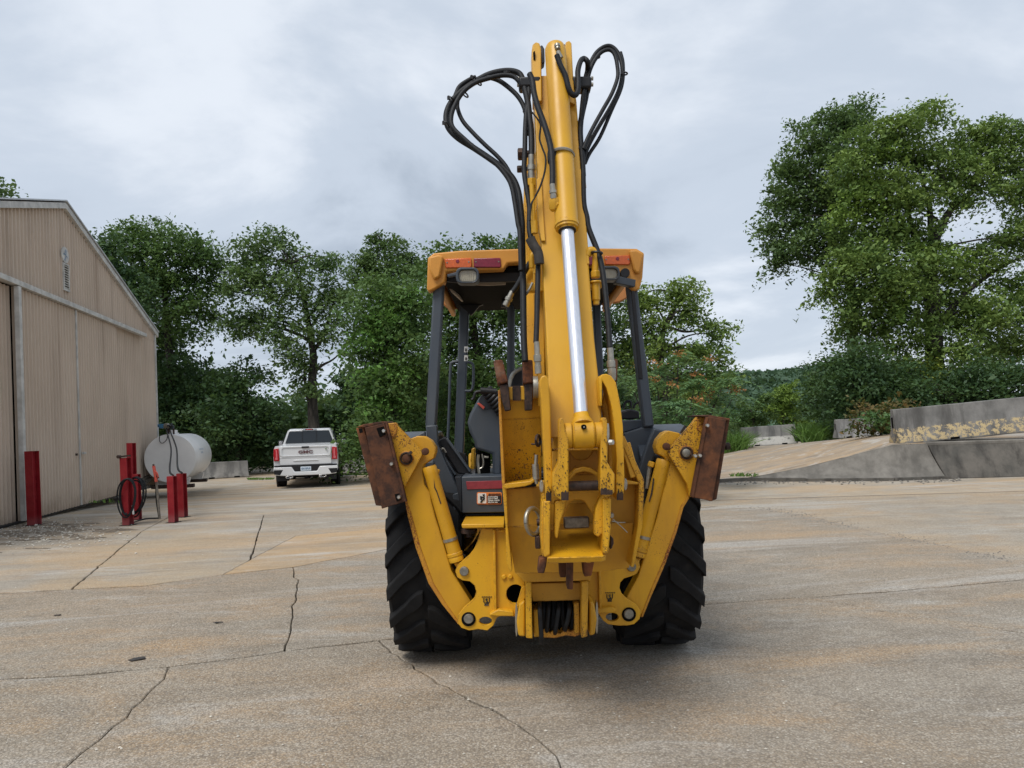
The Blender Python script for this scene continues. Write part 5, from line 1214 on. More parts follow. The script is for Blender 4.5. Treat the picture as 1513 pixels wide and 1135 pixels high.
m = M(); m.slab([(785, 887), (860, 885), (860, 930), (786, 934)], YB + .26, .02); part('swing_recess', m, MT['void'], 0)
for x0, x1, yb_, dY in ((797, 800, 950, .02), (803, 806, 934, .12), (810, 808, 936, .10), (818, 816, 935, .13), (825, 821, 936, .08), (830, 834, 934, .12), (841, 836, 931, .07), (848, 845, 934, .13)):
    m = M(); m.tube(spline([P(x0, 884, YB + .2), P(x0 + .5, 900, YB + dY), P((x0 + x1) / 2, 918, YB + dY - .01), P(x1, yb_ - 6, YB + dY), P(x1 - 1, yb_, YB + dY + .03)], 5), .0135, 8); part('hydraulic_hose', m, MT['hose'], 0)

# ---------------- bucket, curled with its teeth up
m = M()
fac = [((738.5, 590, 3.98), (800, 586, 3.98), (800, 617, 4.02), (740, 620, 4.02)), ((740, 620, 4.02), (800, 617, 4.02), (800, 712, 4.16), (745, 716, 4.16)), ((745.5, 723, 4.03), (803, 719, 4.03), (803, 775, 4.05), (749.5, 779, 4.05)), ((749.5, 779, 4.05), (803, 775, 4.05), (936, 773, 4.05), (930, 839, 4.17), (884, 845, 4.18), (761, 847, 4.18))]
bucket_root = None
names = ('bucket_lip_plate', 'bucket_floor', 'bucket_band', 'bucket_back')
for nm, f, mt_ in zip(names, fac, (Yl, Yw, Yd_, Yd_)):
    m = M(); m.prism([P(*q) for q in f], (0, .03, 0)); o_ = part(nm, m, mt_, .003)
flecks(110, 758, 797, 655, 711, 4.085, 11, MT['rust'], [c for c in bh.children if c.name == 'bucket_floor'][0])
m = M(); m.prism([P(803, 717, 4.1), P(946, 712, 4.1), (P(943, 775, 4.1)), P(803, 778, 4.1)], (0, .03, 0)); part('bucket_band', m, Yd_, .003)
m = M(); m.slab([(908, 712), (923, 709), (944, 713), (943.5, 716), (925, 716), (908, 716)], 3.98, .14); part('bucket_ledge', m, Yl, .004)
m = M(); m.slab([(735.8, 577), (739.5, 575.5), (746.5, 715), (744.5, 720), (741.5, 714)], 3.93, .24); part('bucket_side', m, MT['yellow_rusty'], .004)
m = M(); m.slab([(742, 716), (748.5, 714), (750.5, 778), (757, 842), (754, 846), (748.5, 832), (747, 779)], 3.98, .24); part('bucket_side', m, Yx, .004)
m = M(); m.slab([(742.5, 715.5), (783, 711), (789, 706.5), (793, 705.5), (793, 709), (785, 716), (775, 719), (745, 723)], 3.93, .14); part('bucket_ledge', m, Yx, .004)
m = M(); m.slab([(919, 643), (923, 645), (951.5, 709), (952, 722), (949, 778), (937, 838), (932, 838), (942, 776), (944, 714), (921, 660)], 3.98, .26); part('bucket_side', m, Yx, .004)
m = M(); m.slab([(905, 640), (921, 652), (943, 712), (906, 711)], 4.14, .03); part('bucket_floor', m, Yd_, .003)
m = M(); m.beam(P(924, 655, 4.0), P(938, 705, 4.0), .02, .05); part('weld_rib', m, Yl, .004)
m = M(); m.slab([(738.5, 573), (788, 569), (800, 566), (800, 586), (789, 591), (739, 592.5)], 3.97, .05); lipm = part('bucket_lip', m, Yl, .004)
m = M(); m.slab([(757, 570.5), (769, 570), (769.5, 592), (757.5, 592)], 3.964, .01); part('bare_patch', m, MT['dark_rust'], .001, lipm)
teeth = [([(729, 534), (731.5, 532), (740.5, 531.2), (742.8, 532.5), (751, 564), (735.2, 568)], [(737.8, 569), (751.2, 567), (753, 586), (755.3, 606.3), (746, 607.8), (741, 590)]),
         ([(771.9, 534), (774, 532), (785.5, 531.3), (787, 533), (788.5, 565), (772.6, 566.8)], [(774.6, 567), (787.3, 566.5), (787.2, 590), (786.7, 606.3), (775.2, 607), (775, 590)]),
         ([(905, 532), (909, 529.5), (913, 531), (912.2, 563), (904, 560)], [(904, 562), (912, 564), (912, 598), (904, 596)])]
for hd, sh in teeth:
    m = M(); m.prism(Q(hd, 3.90), (0, .075, -.01)); t_ = part('bucket_tooth', m, MT['rust_tooth'], .006)
    m = M(); m.slab(sh, 3.915, .06); part('tooth_shank', m, MT['dark_rust'], .005, t_)
m = M(); m.torus(P(788, 770.5, 3.86), (.82, -.57, .1), .066, .0125, 30, 10); ring = part('pin_ring', m, MT['zinc'], 0)
m = M(); m.cyl(P(793, 772, 3.86), P(803, 771.5, 3.86), .018); part('ring_shank', m, MT['dark_rust'], 0, ring)
m = M(); m.slab([(790.5, 793), (798, 792), (799, 811), (791, 811.5)], 3.84, .06); part('stop_block', m, MT['dark_rust'], .006)
m = M(); m.torus(P(795, 651, 3.78), (.9, -.4, 0), .026, .008, 18, 7); m.tube(spline(Q([(793, 655), (789, 656.5), (785, 656)], 3.78), 4), .005, 6); part('hose_guide', m, MT['dark_rust'], 0)
m = M(); m.cyl(P(791, 686, 3.82), P(792.2, 708, 3.82), .017); m.cyl(P(792.5, 672, 3.82), P(791.6, 687, 3.82), .009); m.cyl(P(792, 708, 3.82), P(793, 715, 3.82), .009); part('grease_fitting', m, MT['zinc'], 0)
m = M(); m.lathe(P(791.3, 572, 3.86), (1, 0, 0), [(-.012, .035), (-.012, .055), (.012, .055), (.012, .035)], 20); part('lip_washer', m, MT['zinc'], 0)
m = M(); m.tube(spline(Q([(905, 767), (911, 772), (920, 780), (927, 787)], 3.9), 5), .0026, 6); m.tube(spline(Q([(904, 770), (914, 772), (924, 772)], 3.9), 5), .0026, 6); m.lathe(P(904, 762, 3.88), (0, 1, 0), [(0, .011), (.03, .015)], 12); part('lynch_pin', m, MT['zinc'], 0)
# rusty lugs hanging under the coupler
for q, Y in (([(797, 826), (808.5, 824), (807, 836), (804, 847.5), (794.5, 847), (795.5, 836)], 3.80), ([(826, 824), (838, 824), (836, 853.5), (827.5, 853.5)], 3.86), ([(838, 825), (847.5, 824.5), (846.7, 871.5), (838, 871)], 3.74), ([(860, 824), (880, 822), (874, 851), (863.5, 852.5)], 3.80)):
    m = M(); m.slab(q, Y, .10); lug_ = part('coupler_lug', m, MT['rust'], .005)
for q in ([(828.5, 824), (836.5, 824), (835, 831), (829.5, 831)], [(865, 824), (876, 823), (873, 832), (866, 832)]):
    m = M(); m.slab(q, 3.73, .05); part('lug_cap', m, Yl, .004)

# ---------------- dipper, boom
def yd(y): return 3.66 + (620 - y) / 555.0 * .62        # the folded arm leans away towards the cab
D = lambda px, dy=0.0: [(x, y, yd(y) + dy) for x, y in px]
m = M(); m.prism([P(*q) for q in D([(789, 112), (846, 110), (852, 150), (860, 260), (866.5, 345), (878, 500), (888.5, 596), (890, 645), (812, 648), (811, 596), (807, 500), (799.5, 356), (794, 270), (790, 170)], .06)], (0, .24, .02)); dip = part('dipper_arm', m, Yc_, .008, seg=3)
for q in ([(785.5, 75), (787, 66), (791.5, 62), (797, 63.5), (799.5, 72), (801, 150), (788, 150)], [(834.5, 70), (836, 62), (841, 59.8), (844.5, 63.5), (847, 112), (850, 155), (837, 150)]):
    m = M(); m.prism([P(*p) for p in D(q, .02)], (0, .17, .02)); part('dipper_ear', m, Yc_, .006, dip)
for q in ([(797.5, 68), (801, 66), (804.5, 72), (805, 92), (799.5, 96)], [(830.5, 68), (834.5, 64), (836.5, 70), (837, 94), (833, 90)]):
    m = M(); m.prism([P(*p) for p in D(q, .06)], (0, .09, .01)); part('pin_bushing', m, MT['black'], .006, dip)
m = M(); m.slab([(787.8, 77, yd(77)), (790.5, 75, yd(77)), (791, 88, yd(77)), (788.2, 88, yd(77))], 4.2, .02); part('ear_slot', m, MT['void'], 0, dip)
# side plates of the dipper (welded strip at left) and boom behind
m = M(); m.prism([P(*q) for q in D([(793, 264), (800, 262), (804, 330), (806, 356), (800, 356), (796, 340)], .04)], (0, .06, 0)); part('arm_gusset', m, Yc_, .003, dip)
m = M(); m.prism([P(*q) for q in D([(843, 250), (859, 250), (868, 352), (871, 390), (867, 390), (862, 345), (850, 320)], .052)], (0, .02, 0)); part('arm_doubler', m, Yc_, .003, dip)
def yb_(y): return 4.02 + (620 - y) / 400.0 * .40
m = M(); m.prism([P(x, y, yb_(y)) for x, y in [(776, 233), (786, 224), (846, 224), (858, 250), (872, 600), (790, 600), (778, 560), (777, 420), (774, 300)]], (0, .26, .03)); boom = part('boom', m, Yl, .008)
m = M(); m.prism([P(x, y, yb_(y) - .10) for x, y in [(786, 330), (794, 300), (800, 360), (804, 470), (806, 600), (795, 600), (790, 480)]], (0, .10, 0)); part('boom_web', m, Yl, .004, boom)
for x, y, r in ((770, 228, .034), (769, 250, .020)):
    m = M(); m.lathe(P(x, y, 4.3), (1, 0, 0), [(-.02, r * .8), (-.016, r), (.02, r), (.03, r * .6), (.06, r * .6)], 6); part('boom_bolt', m, MT['dark_rust'], 0, boom)
# ears at the lower end of the dipper
def ear(px, dY, mat=Yl, dep=.16, dy=0.0):
    m = M(); m.prism([P(x, y, 3.62 + dY) for x, y in px], (0, dep, .0)); return part('boom_ear', m, mat, .007, seg=3)
earL = ear([(797, 563), (800, 556), (806, 554), (810, 559), (812.8, 590), (814.5, 640), (816.5, 705), (814.5, 741), (806.8, 741.5), (804.7, 696), (801, 620), (798.8, 585)], -.02)
earR = ear([(885.5, 560), (889, 553.5), (896, 552.5), (903, 555.5), (910, 565), (916, 594), (920.5, 630), (922, 680), (923, 713), (920.5, 738.5), (911.5, 739), (909.8, 713), (911, 680), (908.5, 640), (903.5, 600), (896, 573), (890, 563), (889.5, 600), (887, 600)], 0.0)
for x0, x1, e_, Y, sd_ in ((806.6, 814.8, earL, 3.594, 1), (911.2, 921, earR, 3.615, 2)):
    m = M(); m.slab(ragged(x0, x1, 741.6 if e_ is earL else 739, 727, 2.6, sd_), Y, .006); part('worn_tip', m, MT['dark_rust'], 0, e_)
    flecks(26, x0 + .5, x1 - .5, 680, 727, Y, sd_, MT['dark_rust'], e_)
for x, y in ((800.5, 719), (924, 716)):
    m = M(); m.slab(arc(x, y, 3.2, 9, 16), 3.68, .06); part('ear_washer', m, MT['zinc'], .003)
for q, e_ in (([(803, 590), (806, 590), (806.8, 660), (804.5, 668)], earL),):
    pass
m = M(); m.slab([(894, 575), (899, 583), (906, 625), (908.5, 680), (909, 730), (903, 735), (897, 640), (889, 600)], 3.80, .05); part('inner_cheek', m, Yd_, .004)
m = M(); m.slab([(817, 645), (889, 642), (892, 700), (892, 745), (815, 745), (815, 700)], 3.95, .04); part('dipper_end_plate', m, Yd_, .004)
# link with the cylinder eye
linkL = M(); linkL.slab([(826.3, 622), (828.5, 617.5), (832.5, 618), (834.5, 632), (840, 647), (840.2, 738.5), (829, 739.5), (821, 733), (816.5, 720), (817.3, 700), (825.8, 684), (826.5, 650)], 3.50, .12); lkl = part('bucket_link', linkL, Yw, .005)
linkR = M(); linkR.slab([(887.5, 650), (891, 632), (890, 620), (893, 616.2), (896.6, 619), (898.4, 632), (897.4, 683), (908.3, 701), (908, 728), (903, 732), (893.8, 735), (886.6, 724), (887.4, 690)], 3.50, .12); lkr = part('bucket_link', linkR, Yw, .005)
for x0, x1, yl, yt, l_, sd_ in ((829, 840.3, 739.3, 727, lkl, 3), (887.4, 905, 731, 723, lkr, 4)):
    m = M(); m.slab(ragged(x0, x1, yl, yt, 2.8, sd_), 3.494, .006); part('worn_tip', m, MT['dark_rust'], 0, l_)
flecks(50, 819, 839.5, 660, 732, 3.4945, 5, MT['dark_rust'], lkl); flecks(50, 888.5, 906, 690, 728, 3.4945, 6, MT['dark_rust'], lkr); flecks(22, 889, 896.5, 640, 690, 3.4945, 7, MT['dark_rust'], lkr)
for a, c_, r, nm, mt_ in (((834.2, 644), (844.8, 643.6), .059, 'link_bushing', Yl), ((879, 642.6), (890, 642.2), .059, 'link_bushing', Yl)):
    m = M(); m.cyl(P(*a, 3.56), P(*c_, 3.56), r, n=28); part(nm, m, mt_, .004)
A_, B_ = P(845.4, 643.5, 3.56), P(878.4, 642.4, 3.56); ax = (B_ - A_).normalized(); L = (B_ - A_).length
m = M(); m.lathe(A_, ax, [(0, .056), (.008, .064), (L - .008, .064), (L, .056)], 32); eye = part('cylinder_rod_eye', m, Yl, 0)
top_ = P(858.5, 611, yd(611) - .06); m = M(); m.lathe(top_, (P(861.5, 634, 3.56) - top_), [(0, .030), (.004, .036), (.028, .038), (.045, .046), (.06, .054), (.075, .054)], 26); part('eye_neck', m, Yl, 0, eye)
m = M(); m.lathe(P(863, 631, 3.485), (0, 1, 0), [(0, .012), (.03, .012)], 14); part('grease_hole', m, MT['void'], 0, eye)
m = M(); m.lathe(P(863, 631, 3.482), (0, 1, 0), [(0, .004), (.01, .004)], 8); part('grease_nipple', m, MT['zinc'], 0, eye)
m = M(); m.slab(arc(898.5, 640, 2.2, 15, 16), 3.50, .09); part('link_washer', m, MT['zinc'], .003)
m = M(); m.lathe(P(901, 653.5, 3.49), (.75, -.6, 0), [(0, .014), (.018, .012)], 6); part('link_bolt', m, MT['bright_bolt'], 0)
m = M(); m.slab([(816, 664), (874, 662.5), (890, 662), (890, 665), (816, 666.8)], 3.70, .18); part('end_bar', m, Yl, .002)
m = M(); m.slab([(841, 666.5), (887, 665), (888, 700), (841, 702)], 3.80, .03, [arc(859.5, 667.5, 15.5, 12, 12, 0, 180)]) if False else m.slab([(841, 666.5), (845, 672), (851, 678.5), (860, 680), (868, 677.5), (873.5, 671.5), (876, 665.5), (888, 665), (888, 702), (841, 703)], 3.80, .03); part('guard_plate', m, Yd_, .003)
m = M(); m.slab([(840, 704), (850, 693), (862, 690), (873, 692), (888, 702), (888, 708), (873, 699), (862, 697), (852, 699.5), (841, 711)], 3.72, .10); part('guard_arch', m, Yl, .004)
m = M(); a, c_ = P(836, 718.5, 3.60), P(891, 717, 3.60); m.cyl(a, c_, .024, n=24); part('link_pin', m, MT['dark_rust'], 0)
m = M(); m.slab([(838, 727), (889, 725.5), (889, 745), (891, 793), (882, 776), (877, 762), (864, 741.5), (858, 738.6), (848, 739), (843, 742), (833, 764), (828, 776), (822, 793), (822, 744)], 3.72, .05); part('coupler_arch', m, Yd_, .005)
m = M(); m.slab([(819.5, 742), (836, 737), (833, 758), (828, 772), (824, 795), (821, 796), (819, 788)], 3.62, .07); part('coupler_leg', m, Yw, .005)
m = M(); m.slab([(878, 772), (880, 752), (885, 738), (892, 727), (900, 728), (893, 748), (891, 770), (891, 788), (884, 794), (878, 790)], 3.62, .07); part('coupler_leg', m, Yw, .005)
m = M(); a, c_ = P(833, 772.5, 3.86), P(870, 771, 3.86); m.beam(a, c_, .06, .055); part('steel_spacer', m, MT['steel'], .006)
for q in ([(803.5, 741), (813.5, 740.5), (812.5, 780), (812.8, 819), (806, 824), (803.6, 822)], [(890.5, 738), (903, 737), (902.5, 780), (899, 817), (890.5, 819.5), (891, 780)]):
    m = M(); m.slab(q, 3.58, .42); part('coupler_side', m, Yx, .006)
m = M(); fl_ = [P(813.5, 783, 4.0), P(890.5, 780.5, 4.0), P(893, 819, 3.60), P(896, 819.5, 3.59), P(889, 822.5, 3.57), P(808, 824.5, 3.57), P(812, 820.5, 3.60)]
m.prism(fl_, (0, .02, -.03)); part('coupler_floor', m, Yl, .004)
m = M(); m.slab([(801, 742), (804.5, 741), (804, 822), (801.5, 823), (799, 790)], 3.66, .2); part('coupler_cheek', m, Yl, .004)
m = M(); m.slab([(902.5, 792), (906.5, 796), (907, 803), (904, 811), (901.5, 812)], 3.66, .08); part('stop_block', m, MT['dark_rust'], .006)
# kingpost behind it all
m = M(); m.box((P(836, 800, 4.3).x, 4.46, 1.02), (.30, .28, .46)); part('swing_post', m, Yd_, .02)

# ---------------- bucket cylinder on the dipper
A_, B_ = P(820.5, 73, yd(73) - .02), P(837.5, 333, yd(333) - .055); ax = (B_ - A_); L = ax.length; ax.normalize()
ra_, rb_ = 15.5 * yd(66) / FPX, 17.0 * yd(333) / FPX
m = M(); m.lathe(A_ - ax * .03, ax, [(0, ra_ * .55), (.012, ra_ * .85), (.03, ra_ * .97), (.06, ra_), (L * .5, (ra_ + rb_) / 2), (L + .0, rb_), (L + .02, rb_)], 36); bar_ = part('bucket_cylinder', m, Yc_, 0)
m = M(); m.lathe(B_ - ax * .012, ax, [(0, rb_ * 1.0), (.004, rb_ * 1.07), (.02, rb_ * 1.07), (.024, rb_ * .98), (.034, rb_ * .98), (.036, rb_ * .8), (.044, rb_ * .8)], 36); part('cylinder_gland', m, Yc_, 0, bar_)
m = M(); m.lathe(B_ + ax * .012, ax, [(0, rb_ * .76), (.024, rb_ * .76), (.026, rb_ * .6)], 30); part('rod_wiper', m, MT['black'], 0, bar_)
C_ = P(859, 618, yd(618) - .065)
m = M(); m.cyl(B_ - ax * .02, C_, .0335, n=30); part('chrome_rod', m, MT['chrome'], 0, bar_)
m = M(); m.lathe(P(823, 66, yd(66) - .10), (P(825, 76, yd(76) - .11) - P(823, 66, yd(66) - .10)), [(0, .012), (.004, .017), (.02, .017), (.022, .013), (.035, .013)], 12); m.cyl(P(824, 76, yd(76) - .11), P(829, 86, yd(86) - .10), .012, .014, 12); part('hose_fitting', m, MT['zinc'], 0)
m = M(); cc_ = P(833, 236, yd(236) - .06); m.torus(P(829, 231, yd(231) - .05), ax, 17.8 * 4.1 / FPX, .009, 36, 6); part('hose_band', m, MT['zinc'], 0, bar_)
m = M(); m.box(P(816, 232, yd(232) - .07), (.05, .06, .07)); part('band_pad', m, MT['black'], .012, bar_)

# ---------------- hoses
def hose(px, Y, r=.0165, mat='hose', sub=6, name='hydraulic_hose', n=10):
    pp = [P(q[0], q[1], (q[2] if len(q) > 2 else (Y(q[1]) if callable(Y) else Y))) for q in px]
    m = M(); m.tube(spline(pp, sub), r, n); return part(name, m, MT[mat], 0)
k1 = lambda L: [(600 + x * .2644, 30 + y * .2644) for x, y in L]
YH = lambda y: yd(y) + .05
YG = lambda y: yd(y) + .10
hose(k1([(652, 330), (630, 296), (575, 283), (500, 292), (430, 318), (340, 375), (280, 425), (240, 480), (224, 540), (236, 600), (290, 658), (380, 715), (470, 775), (550, 835), (600, 890), (628, 960), (640, 1050), (648, 1135)]) + [(771.5, 345), (773, 420), (774, 500), (776, 534)], YG, .0170)
hose(k1([(640, 352), (600, 315), (540, 308), (470, 322), (385, 350), (320, 400), (275, 470), (252, 540), (262, 600), (330, 668), (420, 745), (500, 800), (560, 870), (590, 930), (608, 1020), (625, 1135)]) + [(768, 345), (770, 400)], YH, .0130)
hose(k1([(345, 372), (400, 330), (450, 318), (520, 338), (590, 390), (635, 440), (664, 500), (680, 580), (690, 640)]), YG, .0135)
hose(k1([(290, 430), (288, 490), (315, 560), (370, 625), (440, 695), (510, 760), (560, 820), (600, 900)]), YG, .0120)
hose(k1([(276, 420), (300, 370), (350, 335), (390, 318)]), YG, .0130)
hose(k1([(650, 345), (668, 400), (682, 470), (692, 560), (700, 640), (702, 770)]), YH, .0175)
hose(k1([(685, 345), (684, 420), (672, 520), (666, 620), (664, 720), (660, 840), (672, 930), (684, 1000), (690, 1060)]) + [(782, 330), (783, 345), (788, 362), (795, 374), (795, 395), (794, 440), (793, 480), (792, 506)], YH, .0145)
hose(k1([(690, 300), (706, 340), (716, 410), (738, 490), (768, 570), (796, 660), (812, 740), (818, 840), (818, 920)]), lambda y: yd(y) - .12, .0160)
hose(k1([(690, 312), (694, 302), (704, 312), (708, 345)]), YH, .0150)
hose(k1([(705, 515), (740, 560), (752, 590), (746, 660), (760, 710), (780, 770), (774, 850), (745, 940), (705, 1015), (696, 1050), (690, 1120)]), lambda y: yd(y) - .03, .0052, name='control_wire', n=6)
# right side
hose([(x, y, yd(y) + (-.13 + .012 * i if i < 10 else (.0 if i < 12 else .06))) for i, (x, y) in enumerate(k1([(842, 195), (862, 250), (890, 310), (905, 370), (920, 405), (942, 420), (958, 400), (962, 350), (960, 285), (975, 230), (995, 215), (1014, 235), (1014, 280), (1004, 330), (992, 420), (982, 520), (974, 620), (980, 720), (988, 820), (990, 920), (994, 1030), (1010, 1100)]) + [(870, 338), (883, 372), (891, 405), (898, 470), (901, 514)])], None, .0150)
hose(k1([(998, 375), (1004, 310), (1030, 240), (1065, 180), (1110, 147), (1150, 148), (1185, 185), (1206, 250), (1206, 320), (1185, 400), (1140, 490), (1080, 590), (1030, 680), (1000, 750), (990, 800)]), YG, .0120)
hose(k1([(1014, 380), (1022, 300), (1050, 230), (1090, 180), (1135, 165), (1165, 190), (1180, 250), (1182, 320), (1150, 410), (1100, 500), (1050, 590), (1015, 660), (990, 720)]), YH, .0115)
hose(k1([(1012, 370), (1005, 430), (985, 520), (968, 620), (972, 720), (984, 800), (990, 870)]), YG, .0160)
hose(k1([(1198, 180), (1212, 240), (1212, 330), (1195, 400), (1150, 500), (1085, 650), (1025, 745), (1000, 800)]), lambda y: yd(y) + .13, .0105)
# ties on the bundles
for x, y in k1([(378, 325), (250, 440), (222, 580), (330, 415), (565, 295), (368, 698), (672, 510), (690, 612), (404, 348), (1066, 205), (1220, 298), (985, 715), (760, 565)]):
    m = M(); m.torus(P(x, y, yd(y) + .08), (.6, .1, .8) if x < 740 else (.1, 0, 1), .0205 if x < 740 else .017, .0045, 14, 6); m.box(P(x - 3.2, y - 1, yd(y) + .05), (.016, .012, .014)); part('cable_tie', m, MT['black'], 0)
# clamp blocks
for px in ([(766, 112.5), (799, 112), (799.5, 127), (767, 128)], [(845, 112), (874, 111.5), (874.5, 129), (846, 130)]):
    m = M(); m.slab(px, yd(120) + .02, .10); cbk = part('hose_clamp_block', m, MT['black'], .012)
    for x in (px[0][0] + 1, px[1][0] - .5):
        mm = M(); mm.cyl(P(x, px[0][1] + 4, yd(120) + .06), P(x + (1 if x > 800 else -1) * 3, px[0][1] + 4, yd(120) + .06), .012, n=8); mm.cyl(P(x, px[0][1] + 13, yd(120) + .06), P(x + (1 if x > 800 else -1) * 3, px[0][1] + 13, yd(120) + .06), .012, n=8); part('clamp_bolt', mm, MT['zinc'], 0, cbk)
# fittings
def fitting(a, c, Y, r, mat='zinc', hexn=True):
    A_, C_ = P(*a, Y), P(*c, Y); d = C_ - A_; L = d.length
    m = M(); m.lathe(A_, d, [(0, r * .8), (L * .12, r * .85), (L * .40, r * .85), (L * .42, r * 1.15), (L * .62, r * 1.15), (L * .64, r * .9), (L * .75, r * .9), (L * .76, r * 1.05), (L, r)], 12); return part('hose_fitting', m, MT[mat], 0)
fitting((785, 229), (785.2, 265), yd(245) + .04, .020)
m = M(); m.lathe(P(785.2, 264, yd(264) + .04), (0, .05, -1), [(0, .024), (.038, .024), (.040, .014), (.07, .014)], 6); part('pipe_nut', m, Yc_, .002)
m = M(); m.tube(Q([(785.5, 272), (787, 300), (788.5, 345)], 4.0), .0125, 10); m.tube(Q([(789, 326), (790, 345)], 4.0), .018, 10); part('hydraulic_pipe', m, Yc_, 0)
fitting((816, 272), (818, 294), yd(280) - .12, .017)
m = M(); c = P(818.5, 302, yd(302) - .09); m.lathe(c + Vector((0, 0, .035)), (.1, .4, -1), [(0, .024), (.02, .034), (.055, .034), (.07, .02)], 6); m.cyl(c, c + Vector((.05, .04, -.02)), .028, n=6); part('elbow_fitting', m, Yc_, .003)
fitting((793, 505), (795.5, 552), yd(530) + .02, .017)
fitting((901.5, 514), (904, 560), 3.80, .019)
m = M(); m.lathe(P(903.5, 545, 3.80), (.05, 0, -1), [(0, .022), (.04, .020), (.06, .016)], 12); part('hose_fitting', m, MT['zinc'], 0)
hose([(783, 388), (772, 408), (763, 424), (756, 433)], 4.2, .0150)
fitting((757, 431), (747, 452), 4.2, .018)
m = M(); m.tube(spline(Q([(783, 352), (788, 362), (795, 374), (797, 390)], 3.93), 4), .026, 10); part('hose_wrap', m, MT['hose_worn'], 0)
m = M(); m.tube(spline(Q([(786, 396), (785.5, 384), (787, 377), (792, 375), (794, 384), (792, 405)], 4.02), 5), .016, 10); part('pipe_bend', m, Yc_, 0)
m = M(); m.tube(spline(Q([(787, 418), (782, 428), (778, 434), (774, 439)], 4.0), 4), .007, 8); m.cyl(P(775, 436, 4.0), P(771.5, 441.5, 4.0), .012, n=8); part('check_valve', m, MT['zinc'], 0)
m = M(); m.slab([(777, 419), (804, 418), (804, 430), (777, 431)], 4.02, .06); part('pipe_bracket', m, Yc_, .004)
m = M(); m.tube(spline(Q([(868, 378), (872, 370), (878, 372), (880.5, 380), (879.5, 402)], 4.0), 5), .0195, 12); part('pipe_bend', m, Yc_, 0)
m = M(); a = P(879.5, 400, 4.0); m.lathe(a, (0, 0, -1), [(0, .020), (.006, .027), (.035, .027), (.04, .022)], 6); m.lathe(a - Vector((0, 0, .055)), (0, 0, -1), [(0, .03), (.008, .034), (.014, .022), (.10, .022), (.105, .017), (.125, .017)], 12); part('relief_valve', m, Yc_, .002)
m = M(); m.slab([(868, 419), (890, 417), (890, 424), (872, 426)], 4.0, .07); part('valve_bracket', m, Yc_, .004)
hose([(776, 534), (775.5, 560), (776, 590)], 4.25, .018)
m = M(); m.torus(P(882, 374, 3.98), (.1, 0, 1), .026, .007, 14, 6); part('cable_tie', m, MT['black'], 0)
for x, y in ((861, 254), (862, 266)):
    m = M(); m.cyl(P(x, y, yd(y) + .08), P(x + 1, y + 12, yd(y) + .08), .013, n=10); part('hose_fitting', m, MT['zinc'] if y < 260 else Yc_, 0)
# ================================================================== FUEL TANK, BOLLARDS, HOSE
MT['tank_white'] = plain('white_tank_paint', (.72, .71, .69), .36, 0, .05, 2)
b = NB('bollard_red'); c = b.mix(b.step(b.noise(6, 5), .35, .7), (.235, .010, .016), (.30, .022, .026)); c = b.mix(b.math('MULTIPLY', b.step(b.noise(18, 6, .7), .58, .68), .7), c, (.12, .015, .02))
zc = b.n('ShaderNodeSeparateXYZ'); b.l(b.obj, zc.inputs[0]); c = b.mix(b.math('MULTIPLY', b.step(zc.outputs[2], .20, .04), .45), c, (.30, .12, .12)); MT['bollard'] = b.fin(c, .55, 0, .3)
t0, t1 = G(251, 722.5), None
TRD = 36.0 * t0.y / FPX
tc0 = P(251.5, 677.5, t0.y); tdir = Vector((-.235, .972, 0)).normalized(); TLEN = 3.0
tank = thing('fuel_tank', 'white horizontal fuel tank with pump on top, by the shed corner', 'fuel tank', (tc0.x, tc0.y, 0))
m = M(); m.lathe(tc0, tdir, [(0, TRD * .93), (.012, TRD * .985), (.03, TRD), (TLEN - .03, TRD), (TLEN - .012, TRD * .985), (TLEN, TRD * .93)], 56); tb = emit('tank_shell', m, MT['tank_white'], tank, 0)
m = M(); m.lathe(tc0 - tdir * .002, tdir, [(0, TRD * .985), (.008, TRD * .985)], 56); emit('end_weld', m, MT['tank_white'], tank, .003)
for s in (.25, TLEN - .35):
    c0 = tc0 + tdir * s; m = M(); m.prism([c0 + Vector((x, 0, z - c0.z)) for x, z in ((-.46, .10), (.46, .10), (.52, .30), (-.52, .30))], tdir * .14); emit('saddle', m, MT['tank_white'], tank, .008)
    m = M(); m.box((c0.x + tdir.x * .07, c0.y + tdir.y * .07, .05), (1.15, .25, .10), Matrix.Rotation(-math.atan2(tdir.x, tdir.y), 3, 'Z')); emit('sleeper', m, MT['dark_rust'], tank, .01)
side_n = Vector((tdir.y, -tdir.x, 0))
text('tank_number', '1993', .15, MT['label_black'], tank, P(239, 654.5, t0.y) - tdir * .012, side_n, (0, 0, 1), .003)
m = M(); c = P(237.5, 661, t0.y) - tdir * .010; q = .10
for a, b2 in (((-q, 0), (0, q)), ((0, q), (q, 0)), ((q, 0), (0, -q)), ((0, -q), (-q, 0))):
    m.beam(c + side_n * a[0] + Vector((0, 0, a[1])), c + side_n * b2[0] + Vector((0, 0, b2[1])), .006, .006, up=tdir)
emit('placard_mark', m, MT['steel'], tank)
MT['faded_print'] = plain('faded_blue_lettering', (.36, .42, .50), .5, 0, .1)
for zz_, st in ((.13, 'DIESEL FUEL'), (-.02, 'NO SMOKING')): pass
for k, (dz, ln) in enumerate(((.22, 7), (.12, 4))):
    m = M(); mid = tc0 + tdir * 1.25; an0 = math.asin(dz / TRD)
    for i in range(ln):
        cc = mid + tdir * (-.42 + i * .12 + (.1 if k else 0)); nn = side_n * math.cos(an0) + Vector((0, 0, math.sin(an0))); upv = Vector((0, 0, 1)) * math.cos(an0) - side_n * math.sin(an0)
        m.beam(cc + nn * (TRD + .003) - upv * .03, cc + nn * (TRD + .003) + upv * .03, .02 + .03 * ((i * 7) % 3) / 2, .004, up=nn)
    emit('faded_lettering', m, MT['faded_print'], tank)
